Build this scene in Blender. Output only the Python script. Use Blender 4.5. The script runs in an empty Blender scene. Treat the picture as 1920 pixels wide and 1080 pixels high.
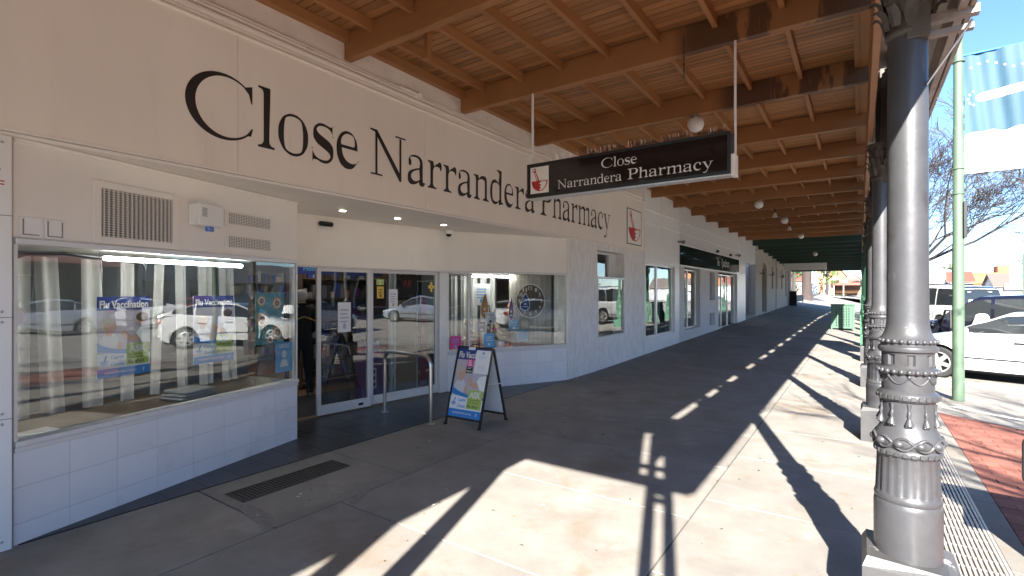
import bpy, bmesh, math, random
from math import sin, cos, pi, radians, sqrt, atan2
from mathutils import Vector, Matrix
random.seed(7)
SC = bpy.context.scene
COL = SC.collection

# ------------------------------------------------------------------ camera, sky, sun, exposure
cam_d = bpy.data.cameras.new('camera')
cam_d.lens = 945.0 / 1920 * 36
cam_d.sensor_width = 36
cam_d.shift_y = 7.0 / 1920
cam_d.clip_start = 0.05
cam_d.clip_end = 2000
cam = bpy.data.objects.new('camera', cam_d)
COL.objects.link(cam)
cam.location = (0, 0, 1.7)
cam.rotation_euler = (radians(90), 0, radians(34.6))
SC.camera = cam

SUN = Vector((.52, -1.62, 1.0)).normalized()
world = bpy.data.worlds.new('World')
SC.world = world
world.use_nodes = True
wt = world.node_tree
sky = wt.nodes.new('ShaderNodeTexSky')
sky.sky_type = 'NISHITA'
sky.sun_disc = False
sky.sun_elevation = math.asin(SUN.z)
sky.sun_rotation = atan2(SUN.x, SUN.y)
sky.air_density = 1.0
sky.dust_density = 0.35
sky.ozone_density = 6.0
sky.altitude = 1200
bg = wt.nodes['Background']
bg.inputs['Strength'].default_value = 0.05
wt.links.new(sky.outputs[0], bg.inputs[0])

sl = bpy.data.lights.new('sun', 'SUN')
sl.energy = 3.5
sl.angle = radians(0.6)
sl.color = (1.0, .95, .88)
so = bpy.data.objects.new('sun', sl)
so.rotation_euler = SUN.to_track_quat('Z', 'Y').to_euler()
COL.objects.link(so)

vs = SC.view_settings
vs.view_transform = 'Standard'
vs.look = 'None'
vs.gamma = 1
vs.exposure = 2.95
vs.use_curve_mapping = False
SC.cycles.max_bounces = 10
SC.cycles.diffuse_bounces = 6
SC.cycles.glossy_bounces = 4
SC.cycles.transparent_max_bounces = 24
SC.cycles.caustics_reflective = False
SC.cycles.caustics_refractive = False
SC.cycles.sample_clamp_indirect = 6.0
SC.cycles.use_denoising = True

# ------------------------------------------------------------------ helpers
WM = {}          # world matrix of every object built here


def reg(o, mat):
    WM[o.name] = mat
    return o


def setp(o, label=None, cat=None, group=None, kind=None):
    if label: o['label'] = label
    if cat: o['category'] = cat
    if group: o['group'] = group
    if kind: o['kind'] = kind
    return o


def thing(name, label, cat, loc=(0, 0, 0), rot=0, group=None):
    o = bpy.data.objects.new(name, None)
    o.empty_display_size = .1
    o.location = loc
    o.rotation_euler = (0, 0, rot)
    COL.objects.link(o)
    setp(o, label, cat, group)
    return reg(o, Matrix.Translation(loc) @ Matrix.Rotation(rot, 4, 'Z'))


class MB:
    """collects geometry; f maps local to output coordinates"""

    def __init__(self, f=None):
        self.v = []; self.fc = []; self.mi = []; self.f = f; self.m = 0

    def add(self, vs_, fs_):
        n = len(self.v)
        for p in vs_:
            p = self.f(*p) if self.f else p
            self.v.append((p[0], p[1], p[2]))
        for q in fs_:
            self.fc.append([i + n for i in q]); self.mi.append(self.m)
        return self

    def box(self, x0, x1, y0, y1, z0, z1, c=0):
        if c <= 0:
            vs_ = [(x0, y0, z0), (x1, y0, z0), (x1, y1, z0), (x0, y1, z0), (x0, y0, z1), (x1, y0, z1), (x1, y1, z1), (x0, y1, z1)]
            return self.add(vs_, [(3, 2, 1, 0), (4, 5, 6, 7), (0, 1, 5, 4), (1, 2, 6, 5), (2, 3, 7, 6), (3, 0, 4, 7)])
        vs_ = []
        X = (x0, x1); Y = (y0, y1); Z = (z0, z1)
        ix = {}
        for a in (0, 1):
            for b in (0, 1):
                for d in (0, 1):
                    sx, sy, sz = (1, -1)[a], (1, -1)[b], (1, -1)[d]
                    for k in range(3):
                        p = [X[a] + sx * c, Y[b] + sy * c, Z[d] + sz * c]
                        p[k] = (X[a], Y[b], Z[d])[k]
                        ix[(a, b, d, k)] = len(vs_); vs_.append(tuple(p))
        F = []
        for a in (0, 1):
            q = [ix[(a, 0, 0, 0)], ix[(a, 1, 0, 0)], ix[(a, 1, 1, 0)], ix[(a, 0, 1, 0)]]
            F.append(q if a else q[::-1])
            q = [ix[(0, a, 0, 1)], ix[(1, a, 0, 1)], ix[(1, a, 1, 1)], ix[(0, a, 1, 1)]]
            F.append(q[::-1] if a else q)
            q = [ix[(0, 0, a, 2)], ix[(1, 0, a, 2)], ix[(1, 1, a, 2)], ix[(0, 1, a, 2)]]
            F.append(q if a else q[::-1])
        for a in (0, 1):
            for b in (0, 1):
                q = [ix[(a, b, 0, 0)], ix[(a, b, 1, 0)], ix[(a, b, 1, 1)], ix[(a, b, 0, 1)]]
                F.append(q if a == b else q[::-1])
                q = [ix[(a, 0, b, 0)], ix[(a, 0, b, 2)], ix[(a, 1, b, 2)], ix[(a, 1, b, 0)]]
                F.append(q if a != b else q[::-1])
                q = [ix[(0, a, b, 1)], ix[(0, a, b, 2)], ix[(1, a, b, 2)], ix[(1, a, b, 1)]]
                F.append(q if a == b else q[::-1])
        for a in (0, 1):
            for b in (0, 1):
                for d in (0, 1):
                    q = [ix[(a, b, d, 0)], ix[(a, b, d, 1)], ix[(a, b, d, 2)]]
                    F.append(q if (a + b + d) % 2 == 1 else q[::-1])
        return self.add(vs_, F)

    def tube(self, pts, r, n=8, cap=True):
        pts = [Vector(p) for p in pts]
        R = r if isinstance(r, (list, tuple)) else [r] * len(pts)
        vs_ = []; F = []
        up = None
        for i, p in enumerate(pts):
            a = pts[max(0, i - 1)]; b = pts[min(len(pts) - 1, i + 1)]
            t = (b - a).normalized()
            if up is None:
                up = Vector((0, 0, 1)) if abs(t.z) < .9 else Vector((1, 0, 0))
            s = t.cross(up).normalized(); up = s.cross(t).normalized()
            for k in range(n):
                an = 2 * pi * k / n
                q = p + (s * cos(an) + up * sin(an)) * R[i]
                vs_.append(tuple(q))
        for i in range(len(pts) - 1):
            for k in range(n):
                F.append((i * n + k, i * n + (k + 1) % n, (i + 1) * n + (k + 1) % n, (i + 1) * n + k))
        if cap:
            F.append(tuple(range(n))[::-1]); F.append(tuple((len(pts) - 1) * n + k for k in range(n)))
        return self.add(vs_, F)

    def lathe(self, prof, n=24, c=(0, 0), fl=None, cap=True):
        vs_ = []; F = []
        for i, (r, z) in enumerate(prof):
            for k in range(n):
                an = 2 * pi * k / n
                rr = fl(r, z, an) if fl else r
                vs_.append((c[0] + rr * cos(an), c[1] + rr * sin(an), z))
        for i in range(len(prof) - 1):
            for k in range(n):
                F.append((i * n + k, i * n + (k + 1) % n, (i + 1) * n + (k + 1) % n, (i + 1) * n + k))
        if cap: F.append(tuple(range(n))[::-1]); F.append(tuple((len(prof) - 1) * n + k for k in range(n)))
        return self.add(vs_, F)

    def ell(self, c, r, n=10, m=7, rot=None):
        vs_ = []; F = []
        for i in range(m + 1):
            th = pi * i / m
            for k in range(n):
                an = 2 * pi * k / n
                p = Vector((r[0] * sin(th) * cos(an), r[1] * sin(th) * sin(an), r[2] * cos(th)))
                if rot: p = rot @ p
                vs_.append((c[0] + p.x, c[1] + p.y, c[2] + p.z))
        for i in range(m):
            for k in range(n):
                F.append((i * n + k, (i + 1) * n + k, (i + 1) * n + (k + 1) % n, i * n + (k + 1) % n))
        return self.add(vs_, F)

    def prism(self, poly, z0, z1):
        """polygon in local xy (counter-clockwise), extruded along local z"""
        n = len(poly)
        a = sum(poly[i][0] * poly[(i + 1) % n][1] - poly[(i + 1) % n][0] * poly[i][1] for i in range(n))
        if a < 0: poly = poly[::-1]
        vs_ = [(p[0], p[1], z0) for p in poly] + [(p[0], p[1], z1) for p in poly]
        F = [tuple(range(n))[::-1], tuple(range(n, 2 * n))] + [(i, (i + 1) % n, n + (i + 1) % n, n + i) for i in range(n)]
        return self.add(vs_, F)

    def build(self, name, mat, parent=None, local=False, smooth=None, kind=None, label=None):
        me = bpy.data.meshes.new(name)
        me.from_pydata(self.v, [], self.fc)
        mats = mat if isinstance(mat, (list, tuple)) else [mat]
        for m_ in mats: me.materials.append(m_)
        if len(mats) > 1:
            me.polygons.foreach_set('material_index', self.mi)
        me.update()
        if smooth is not None:
            me.shade_smooth()
            me.set_sharp_from_angle(angle=radians(smooth))
        return put(name, me, parent, local, kind, label)


def put(name, me, parent=None, local=False, kind=None, label=None):
    o = bpy.data.objects.new(name, me)
    COL.objects.link(o)
    w = Matrix.Identity(4)
    if parent is not None:
        o.parent = parent
        pw = WM[parent.name]
        if local: w = pw
        else: o.matrix_parent_inverse = pw.inverted()
    if kind: o['kind'] = kind
    if label: o['label'] = label
    return reg(o, w)


def copy_tree(o, parent=None, mp=None):
    c = o.copy(); COL.objects.link(c)
    if parent is not None: c.parent = parent
    for ch in list(o.children): copy_tree(ch, c, mp)
    if mp and c.type == 'MESH':
        for i, s in enumerate(c.material_slots):
            if s.material and s.material.name in mp:
                nm = s.material.name; s.link = 'OBJECT'; s.material = mp[nm]
    return c


def dup(o, loc, rot=0, label=None, group=None, mp=None):
    c = copy_tree(o, None, mp)
    c.location = loc; c.rotation_euler = (0, 0, rot)
    if label: c['label'] = label
    if group: c['group'] = group
    return reg(c, Matrix.Translation(loc) @ Matrix.Rotation(rot, 4, 'Z'))


class Fr:
    """a vertical plane: x along it, y up, z out of it"""

    def __init__(self, o, ex, ey=(0, 0, 1)):
        self.o = Vector(o); self.ex = Vector(ex).normalized(); self.ey = Vector(ey).normalized()
        self.en = self.ex.cross(self.ey)

    def __call__(self, x, y, z):
        return self.o + self.ex * x + self.ey * y + self.en * z

    def at(self, x, y, z):
        return Fr(self(x, y, z), self.ex, self.ey)


# ------------------------------------------------------------------ materials
def rgb(c):
    return (c[0], c[1], c[2], 1)


def M(name, col, rough=.6, metal=0, var=.08, scale=6, bump=0, bscale=80, rnd=0, stain=None, pos=True, coat=0, spec=.5, detail=6, stretch=None):
    m = bpy.data.materials.new(name)
    m.use_nodes = True
    t = m.node_tree; N = t.nodes; L = t.links
    b = N['Principled BSDF']
    b.inputs['Roughness'].default_value = rough
    b.inputs['Metallic'].default_value = metal
    b.inputs['Specular IOR Level'].default_value = spec
    if coat:
        b.inputs['Coat Weight'].default_value = coat; b.inputs['Coat Roughness'].default_value = .05
    if pos:
        vec = N.new('ShaderNodeNewGeometry').outputs['Position']
    else:
        vec = N.new('ShaderNodeTexCoord').outputs['Object']
    if stretch:
        mp = N.new('ShaderNodeMapping'); mp.inputs['Scale'].default_value = stretch
        L.new(vec, mp.inputs['Vector']); vec = mp.outputs[0]

    def noise(s, d=detail, r=.6):
        n = N.new('ShaderNodeTexNoise'); n.inputs['Scale'].default_value = s; n.inputs['Detail'].default_value = d
        n.inputs['Roughness'].default_value = r
        L.new(vec, n.inputs['Vector']); return n.outputs['Fac']

    def math_(op, a, b_, cl=False):
        n = N.new('ShaderNodeMath'); n.operation = op; n.use_clamp = cl
        for i, q in enumerate((a, b_)):
            if isinstance(q, (int, float)): n.inputs[i].default_value = q
            else: L.new(q, n.inputs[i])
        return n.outputs[0]

    out = None
    if var or rnd:
        f = math_('MULTIPLY_ADD', noise(scale), 2 * var * 1.6)
        f.node.inputs[2].default_value = 1 - var * 1.6
        if rnd:
            oi = N.new('ShaderNodeObjectInfo').outputs['Random']
            g = math_('MULTIPLY_ADD', oi, 2 * rnd); g.node.inputs[2].default_value = 1 - rnd
            f = math_('MULTIPLY', f, g)
        mx = N.new('ShaderNodeMix'); mx.data_type = 'RGBA'; mx.blend_type = 'MULTIPLY'
        mx.inputs['Factor'].default_value = 1
        mx.inputs['A'].default_value = rgb(col)
        cb = N.new('ShaderNodeCombineColor')
        for i in range(3): L.new(f, cb.inputs[i])
        L.new(cb.outputs[0], mx.inputs['B'])
        out = mx.outputs['Result']
    for st in (stain or []):
        c2, s, lo, hi, amt = st[:5]
        n = N.new('ShaderNodeMapRange'); n.interpolation_type = 'SMOOTHSTEP'
        n.inputs['From Min'].default_value = lo; n.inputs['From Max'].default_value = hi; n.inputs['To Max'].default_value = amt
        if len(st) > 5:
            vo = N.new('ShaderNodeTexVoronoi'); vo.inputs['Scale'].default_value = s
            L.new(vec, vo.inputs['Vector']); L.new(vo.outputs['Distance'], n.inputs['Value'])
        else:
            L.new(noise(s, 8, .65), n.inputs['Value'])
        mx = N.new('ShaderNodeMix'); mx.data_type = 'RGBA'
        L.new(n.outputs[0], mx.inputs['Factor'])
        if out is None: mx.inputs['A'].default_value = rgb(col)
        else: L.new(out, mx.inputs['A'])
        mx.inputs['B'].default_value = rgb(c2)
        out = mx.outputs['Result']
    if out is None: b.inputs['Base Color'].default_value = rgb(col)
    else: L.new(out, b.inputs['Base Color'])
    if bump:
        bn = N.new('ShaderNodeBump'); bn.inputs['Strength'].default_value = min(1, bump); bn.inputs['Distance'].default_value = .01 * max(1, bump)
        L.new(noise(bscale, 4), bn.inputs['Height']); L.new(bn.outputs[0], b.inputs['Normal'])
    return m


def emit(name, col, s):
    m = bpy.data.materials.new(name); m.use_nodes = True
    b = m.node_tree.nodes['Principled BSDF']
    b.inputs['Base Color'].default_value = rgb(col)
    b.inputs['Emission Color'].default_value = rgb(col); b.inputs['Emission Strength'].default_value = s
    return m


def glass(name, tint=(.93, .96, .95), f0=.05):
    m = bpy.data.materials.new(name); m.use_nodes = True
    t = m.node_tree; N = t.nodes; L = t.links
    N.remove(N['Principled BSDF'])
    lw = N.new('ShaderNodeLayerWeight'); lw.inputs['Blend'].default_value = .5
    p = N.new('ShaderNodeMath'); p.operation = 'POWER'; p.inputs[1].default_value = 4.5
    L.new(lw.outputs['Facing'], p.inputs[0])
    q = N.new('ShaderNodeMath'); q.operation = 'MULTIPLY_ADD'; q.inputs[1].default_value = 1 - f0; q.inputs[2].default_value = f0
    L.new(p.outputs[0], q.inputs[0])
    tr = N.new('ShaderNodeBsdfTransparent'); tr.inputs[0].default_value = rgb(tint)
    gl = N.new('ShaderNodeBsdfGlossy'); gl.inputs['Roughness'].default_value = 0.0; gl.inputs[0].default_value = (1, 1, 1, 1)
    geo = N.new('ShaderNodeNewGeometry')
    nz = N.new('ShaderNodeTexNoise'); nz.inputs['Scale'].default_value = 1.6; nz.inputs['Detail'].default_value = 1
    L.new(geo.outputs['Position'], nz.inputs['Vector'])
    bp = N.new('ShaderNodeBump'); bp.inputs['Strength'].default_value = .05; bp.inputs['Distance'].default_value = .05
    L.new(nz.outputs['Fac'], bp.inputs['Height']); L.new(bp.outputs[0], gl.inputs['Normal'])
    mx = N.new('ShaderNodeMixShader')
    L.new(q.outputs[0], mx.inputs[0]); L.new(tr.outputs[0], mx.inputs[1]); L.new(gl.outputs[0], mx.inputs[2])
    L.new(mx.outputs[0], N['Material Output'].inputs[0])
    return m


def brickmat(name, c1, c2, mortar, sx=.23, sz=.086, bump=.6, axis='yz'):
    m = bpy.data.materials.new(name); m.use_nodes = True
    t = m.node_tree; N = t.nodes; L = t.links
    b = N['Principled BSDF']; b.inputs['Roughness'].default_value = .8
    g = N.new('ShaderNodeNewGeometry'); s = N.new('ShaderNodeSeparateXYZ'); c = N.new('ShaderNodeCombineXYZ')
    L.new(g.outputs['Position'], s.inputs[0])
    ad = N.new('ShaderNodeMath'); L.new(s.outputs[0], ad.inputs[0]); L.new(s.outputs[1], ad.inputs[1])
    L.new(ad.outputs[0], c.inputs[0]); L.new(s.outputs[2], c.inputs[1])
    br = N.new('ShaderNodeTexBrick')
    br.inputs['Scale'].default_value = 1; br.inputs['Brick Width'].default_value = sx; br.inputs['Row Height'].default_value = sz
    br.inputs['Mortar Size'].default_value = .006; br.inputs['Mortar Smooth'].default_value = .3
    br.inputs['Color1'].default_value = rgb(c1); br.inputs['Color2'].default_value = rgb(c2); br.inputs['Mortar'].default_value = rgb(mortar)
    L.new(c.outputs[0], br.inputs['Vector']); L.new(br.outputs['Color'], b.inputs['Base Color'])
    bp = N.new('ShaderNodeBump'); bp.inputs['Strength'].default_value = bump; bp.inputs['Distance'].default_value = .006; bp.invert = True
    L.new(br.outputs['Fac'], bp.inputs['Height']); L.new(bp.outputs[0], b.inputs['Normal'])
    return m


m_conc = M('footpath concrete', (.222, .205, .181), .85, var=.26, scale=2.2, bump=.35, bscale=120, rnd=.07,
           stain=[((.17, .125, .08), .8, .52, .68, .6), ((.2, .15, .1), 3.1, .56, .7, .55), ((.36, .33, .285), 2.3, .57, .72, .5), ((.13, .11, .09), 55, .56, .74, .45), ((.4, .37, .33), 80, .6, .74, .4), ((.06, .055, .05), 1.35, .045, .02, .9, 1), ((.03, .03, .03), .8, .03, .015, .9, 1)])
m_joint = M('joint dirt', (.05, .044, .038), .9)
m_patch = M('patched concrete', (.195, .18, .16), .9, var=.3, scale=25, bump=.4)
m_asph = M('asphalt', (.27, .25, .22), .9, var=.18, scale=3, bump=.5, bscale=200, stain=[((.2, .185, .165), .5, .5, .7, .5), ((.16, .15, .135), 40, .55, .75, .5)])
m_kerb = M('kerb concrete', (.27, .25, .22), .85, var=.15, scale=5, bump=.3)
m_tilefloor = M('dark slate tile', (.019, .020, .022), .34, var=.25, scale=5, rnd=.2, bump=.08, bscale=150)
m_brickp = M('red paver', (.235, .085, .058), .85, var=.22, scale=8, rnd=.2, bump=.35, bscale=90, stain=[((.32, .2, .15), 3, .55, .75, .35)])
m_grate = M('grate steel', (.42, .38, .33), .45, .35, var=.2, scale=30)
m_dark = M('dark void', (.012, .012, .012), .9, var=0)
m_darkgrate = M('cast iron grate', (.06, .052, .046), .6, .2, var=.3, scale=30)
m_cream = M('cream fascia paint', (.90, .825, .725), .42, var=.05, scale=1.1, bump=.05, bscale=14, stretch=(1, 1.6, .3), stain=[((.58, .49, .40), 1.4, .55, .8, .30), ((.5, .41, .33), 6, .64, .78, .22)])
m_cream2 = M('cream panel paint', (.90, .855, .785), .5, var=.05, scale=1.8, stretch=(1, 1, .5), stain=[((.6, .53, .45), 3, .6, .8, .22)])
m_white = M('white gloss paint', (.88, .87, .84), .35, var=.04, scale=3, stain=[((.6, .55, .48), 2, .64, .8, .3)])
m_walltile = M('white wall tile', (.88, .87, .875), .3, var=.03, scale=3, rnd=.03, stain=[((.35, .33, .32), 9, .70, .76, .5), ((.62, .59, .55), 1.6, .56, .74, .4)])
m_grout = M('grey grout', (.58, .57, .56), .8)
m_rough = M('white stucco', (.84, .82, .79), .8, var=.16, scale=9, bump=3.5, bscale=22, stretch=(1, 1, .4), stain=[((.45, .41, .36), 7, .62, .78, .35)])
m_rough2 = M('old rendered wall', (.80, .72, .64), .85, var=.1, scale=4, bump=.5, bscale=60, stain=[((.3, .24, .19), 5, .62, .75, .5)])
m_mould = M('moulding paint', (.82, .74, .65), .6, var=.08, scale=5, stain=[((.2, .16, .13), 6, .62, .72, .6)], stretch=(1, .35, 1))
m_alu = M('aluminium', (.72, .71, .70), .35, .55, var=.05, scale=10)
m_aluw = M('white aluminium', (.74, .725, .70), .35, .1, var=.05, scale=4, stain=[((.4, .35, .3), 8, .68, .8, .4)])
m_beam = M('brown beam paint', (.34, .155, .056), .5, var=.2, scale=2.5, bump=.12, bscale=60, stretch=(.3, 1, 1), stain=[((.13, .055, .025), 1.6, .6, .75, .5)])
m_beamwet = M('brown beam paint, water stained', (.34, .155, .056), .5, var=.2, scale=2.5, bump=.12, bscale=60, stretch=(1, 1, .22), stain=[((.07, .03, .014), 1.25, .53, .56, .88)])
_t = m_beamwet.node_tree
for _l in list(_t.links):
    if _l.from_node.type == 'MAP_RANGE':
        _g = _t.nodes.new('ShaderNodeNewGeometry'); _s = _t.nodes.new('ShaderNodeSeparateXYZ'); _r = _t.nodes.new('ShaderNodeMapRange'); _m = _t.nodes.new('ShaderNodeMath')
        _m.operation = 'MULTIPLY'; _r.interpolation_type = 'SMOOTHSTEP'; _r.inputs['From Min'].default_value = -1.75; _r.inputs['From Max'].default_value = -1.45
        _f, _to = _l.from_socket, _l.to_socket
        _f.node.inputs['From Min'].default_value = .44; _f.node.inputs['From Max'].default_value = .48
        _t.links.new(_g.outputs['Position'], _s.inputs[0]); _t.links.new(_s.outputs[0], _r.inputs['Value'])
        _t.links.new(_f, _m.inputs[0]); _t.links.new(_r.outputs[0], _m.inputs[1]); _t.links.new(_m.outputs[0], _to)
m_joist = M('brown joist paint', (.36, .165, .06), .55, var=.12, scale=3, bump=.12, rnd=.08, stretch=(1, .3, 1))
m_board = M('brown lining board', (.36, .175, .068), .5, var=.24, scale=3, rnd=.22, bump=.15, bscale=50, stretch=(.25, 1, 1), stain=[((.14, .065, .03), 1.3, .6, .75, .45), ((.45, .34, .24), 2.2, .64, .76, .4)])
m_green = M('dark green paint', (.026, .052, .034), .5, var=.12, scale=3)
m_pole = M('pale green pole paint', (.072, .115, .075), .6, var=.16, scale=4, stretch=(1, 1, .4), stain=[((.46, .36, .24), 9, .66, .72, .8), ((.17, .07, .035), 12, .69, .74, .8)])
m_polecol = M('green column paint', (.04, .125, .07), .4, var=.1, scale=5, pos=False)
m_col = M('charcoal column paint', (.047, .0475, .051), .42, var=.25, scale=6, pos=False, bump=.13, bscale=24, coat=.1, stain=[((.026, .021, .017), 4, .56, .7, .6), ((.36, .34, .32), 30, .71, .73, .8), ((.12, .06, .03), 17, .72, .76, .6)])
m_colbase = M('flaking plinth paint', (.055, .054, .054), .45, var=.2, scale=5, pos=False, stain=[((.42, .41, .39), 7, .595, .63, .85)], bump=.2, bscale=20)
m_colbase2 = M('grey plinth paint', (.05, .049, .05), .5, var=.2, scale=5, pos=False, stain=[((.5, .5, .5), 11, .68, .74, .5)])
m_cap = M('dirty capital paint', (.075, .065, .055), .6, var=.35, scale=14, pos=False, stain=[((.5, .45, .38), 18, .7, .76, .7)])
m_cor = M('off white corrugated iron', (.52, .48, .43), .5, var=.12, scale=4, stain=[((.2, .12, .07), 4, .62, .76, .5)])
m_grimy = M('grimy fascia timber', (.26, .225, .2), .6, var=.25, scale=5, stain=[((.08, .05, .035), 3, .55, .7, .6)])
m_steel = M('brushed stainless', (.5, .48, .46), .28, 1, var=.08, scale=20, pos=False)
m_black = M('black frame paint', (.012, .012, .013), .35, var=0)
m_blackgl = M('black gloss acrylic', (.012, .011, .012), .08, var=0, coat=.5)
m_ink = M('dark brown vinyl letter', (.025, .018, .015), .5, var=0)
m_red = M('red vinyl', (.50, .025, .03), .45, var=0)
m_wink = M('white vinyl letter', (.75, .72, .68), .5, var=0)
m_paper = M('white paper', (.82, .82, .83), .6, var=.02, scale=4)
m_navy = M('navy print', (.02, .045, .24), .5, var=0)
m_navy2 = M('navy foil print', (.035, .03, .16), .4, var=.1, scale=4)
m_blue = M('bright blue print', (.03, .22, .62), .5, var=.1, scale=3)
m_sky = M('light blue print', (.16, .45, .75), .5, var=.08, scale=6)
m_lime = M('lime green print', (.42, .55, .12), .5, var=.05)
m_lilac = M('lilac grey print', (.50, .46, .53), .5, var=.1, scale=2.5)
m_skinp = M('printed skin tone', (.62, .37, .27), .55, var=.08, scale=9)
m_hairp = M('printed pale hair', (.55, .48, .38), .6, var=.25, scale=60)
m_hairb = M('printed brown hair', (.09, .045, .025), .6, var=.2, scale=40)
m_pink = M('pink print', (.75, .08, .32), .5, var=0)
m_purple = M('purple print', (.16, .02, .17), .5, var=.15, scale=4)
m_yellow = M('yellow print', (.8, .55, .08), .5, var=0)
m_orange = M('orange print', (.65, .30, .07), .5, var=.1)
m_pattern = M('patterned blouse print', (.62, .62, .66), .6, var=.3, scale=140)
m_glass = glass('shop glass', (.90, .93, .92), f0=.066)
m_glassd = glass('door glass', (.78, .82, .81), f0=.09)
m_glassf = glass('far shop glass', (.6, .65, .66), f0=.12)
m_plinth = M('display floor brown', (.16, .11, .065), .4, var=.25, scale=3, stretch=(1, 6, 1))
m_curt = M('sheer curtain', (.52, .52, .51), .9, var=.1, scale=20, stretch=(8, 8, .5))
m_back = M('grey backing wall', (.12, .13, .135), .8, var=.15, scale=3)
m_int = M('shop interior wall', (.22, .2, .18), .8, var=.1)
m_intf = M('shop interior floor', (.16, .085, .04), .5, var=.15)
m_mat = M('entrance mat', (.03, .03, .033), .95, var=.3, scale=60)
m_shelf = M('dark shelf timber', (.09, .05, .03), .5, var=.2)
m_tube = emit('lit tube', (1, .97, .93), 6)
m_tube2 = emit('lit ceiling tube', (1, .96, .9), 2)
m_down = emit('lit downlight', (1, .9, .75), 5)
m_globe = M('white globe glass', (.78, .76, .72), .3, var=.06, scale=9, pos=False, stain=[((.3, .24, .18), 14, .66, .74, .6)])
m_bin = M('pale green bin steel', (.065, .13, .09), .45, var=.06, scale=4, pos=False)
m_bark = M('tree bark', (.055, .042, .036), .9, var=.3, scale=8, pos=False, bump=.6, bscale=30)
m_barkd = M('dark tree bark', (.05, .036, .032), .9, var=.3, scale=8, pos=False, bump=.6, bscale=20)
m_leaf = M('green leaf', (.06, .11, .03), .7, var=.4, scale=4, rnd=.1)
m_leaf2 = M('olive leaf', (.11, .12, .045), .7, var=.4, scale=3)
m_leafy = M('russet leaf', (.32, .20, .11), .7, var=.4, scale=3)
m_tyre = M('tyre rubber', (.02, .02, .021), .8, var=.1, pos=False)
m_rim = M('alloy rim', (.62, .61, .59), .3, .7, var=.05, pos=False)
m_cwhite = M('white car paint', (.66, .66, .66), .25, var=0, pos=False, coat=1)
m_csilver = M('silver car paint', (.42, .45, .50), .3, .5, var=0, pos=False, coat=1)
m_cblue = M('midnight blue car paint', (.008, .0085, .018), .25, .2, var=0, pos=False, coat=1)
m_cred = M('red car paint', (.30, .02, .02), .25, var=0, pos=False, coat=1)
m_cglass = M('car window glass', (.02, .024, .026), .04, var=0, pos=False, coat=1)
m_cint = M('car interior', (.03, .03, .034), .7, var=0, pos=False)
m_trim = M('black car trim', (.014, .014, .015), .4, var=0, pos=False)
m_tail = M('tail light red', (.40, .015, .015), .15, var=0, pos=False, coat=1)
m_head = M('headlight lens', (.6, .62, .65), .1, .3, var=0, pos=False, coat=1)
m_chrome = M('chrome', (.75, .75, .75), .12, 1, var=0, pos=False)
m_skin = M('skin', (.48, .28, .2), .55, var=.06, pos=False)
m_hoodie = M('black fleece', (.009, .009, .011), .9, var=.2, scale=20, pos=False)
m_gold = M('gold piping', (.42, .26, .06), .7, var=0)
m_trous = M('navy trousers', (.010, .012, .02), .9, var=.2, scale=20, pos=False)
m_shoe = M('grey runner', (.38, .37, .36), .6, var=.2, scale=30, pos=False)
m_hairg = M('grey hair', (.42, .41, .40), .8, var=.2, scale=50, pos=False)
m_hairbr = M('brown hair', (.09, .045, .022), .7, var=.2, scale=50, pos=False)
m_shirt = M('white shirt', (.78, .78, .77), .8, var=.04, pos=False)
m_ted = M('beige plush', (.56, .42, .28), .95, var=.25, scale=60, bump=.5, bscale=200)
m_line = M('road line paint', (.68, .67, .64), .7, var=.12, scale=8)
m_bwhite = brickmat('white painted brick', (.74, .72, .69), (.72, .69, .66), (.6, .57, .53))
m_bdark = brickmat('dark brick', (.12, .07, .05), (.16, .09, .06), (.2, .18, .16))
m_bred = brickmat('orange brick', (.34, .14, .07), (.38, .17, .08), (.35, .28, .22))
m_grey = M('grey render', (.33, .33, .34), .7, var=.08)
m_roofr = M('red iron roof', (.2, .07, .05), .55, var=.15)
m_roofg = M('grey brown iron roof', (.15, .12, .10), .6, var=.12)
m_orangew = M('orange rendered wall', (.42, .165, .06), .8, var=.12, scale=1)
m_creamw = M('far cream wall', (.50, .45, .38), .8, var=.08)
m_whitew = M('far white wall', (.75, .74, .72), .8, var=.06)
m_grass = M('dry grass', (.17, .18, .06), .95, var=.3, scale=1.5)

# ------------------------------------------------------------------ lettering
_tc = {}


def text_geo(s, bold=0.0, math_bold=False):
    key = (s, bold, math_bold)
    if key in _tc: return _tc[key]
    cu = bpy.data.curves.new('lettering', 'FONT')
    cu.body = s; cu.size = 1; cu.offset = bold; cu.resolution_u = 3; cu.fill_mode = 'FRONT'
    o = bpy.data.objects.new('lettering', cu); COL.objects.link(o)
    dg = bpy.context.evaluated_depsgraph_get(); dg.update()
    me = bpy.data.meshes.new_from_object(o.evaluated_get(dg))
    vs_ = [tuple(v.co) for v in me.vertices]; fs_ = [tuple(p.vertices) for p in me.polygons]
    bpy.data.objects.remove(o); bpy.data.meshes.remove(me); bpy.data.curves.remove(cu)
    _tc[key] = (vs_, fs_)
    return _tc[key]


def text_in(mb, s, x, y, w, h, z, bold=0.012, left=False):
    """write s filling the rectangle (x..x+w, y..y+h) as flat print at height z (local plane coordinates)"""
    vs_, fs_ = text_geo(s, bold)
    x0 = min(v[0] for v in vs_); x1 = max(v[0] for v in vs_); y0 = min(v[1] for v in vs_); y1 = max(v[1] for v in vs_)
    mb.add([(x + (v[0] - x0) / (x1 - x0) * w, y + (v[1] - y0) / (y1 - y0) * h, z) for v in vs_], fs_)


MBOLD = {c: chr(0x1D400 + ord(c) - 65) for c in 'ABCDEFGHIJKLMNOPQRSTUVWXYZ'}
MBOLD.update({c: chr(0x1D41A + ord(c) - 97) for c in 'abcdefghijklmnopqrstuvwxyz'})


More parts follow.
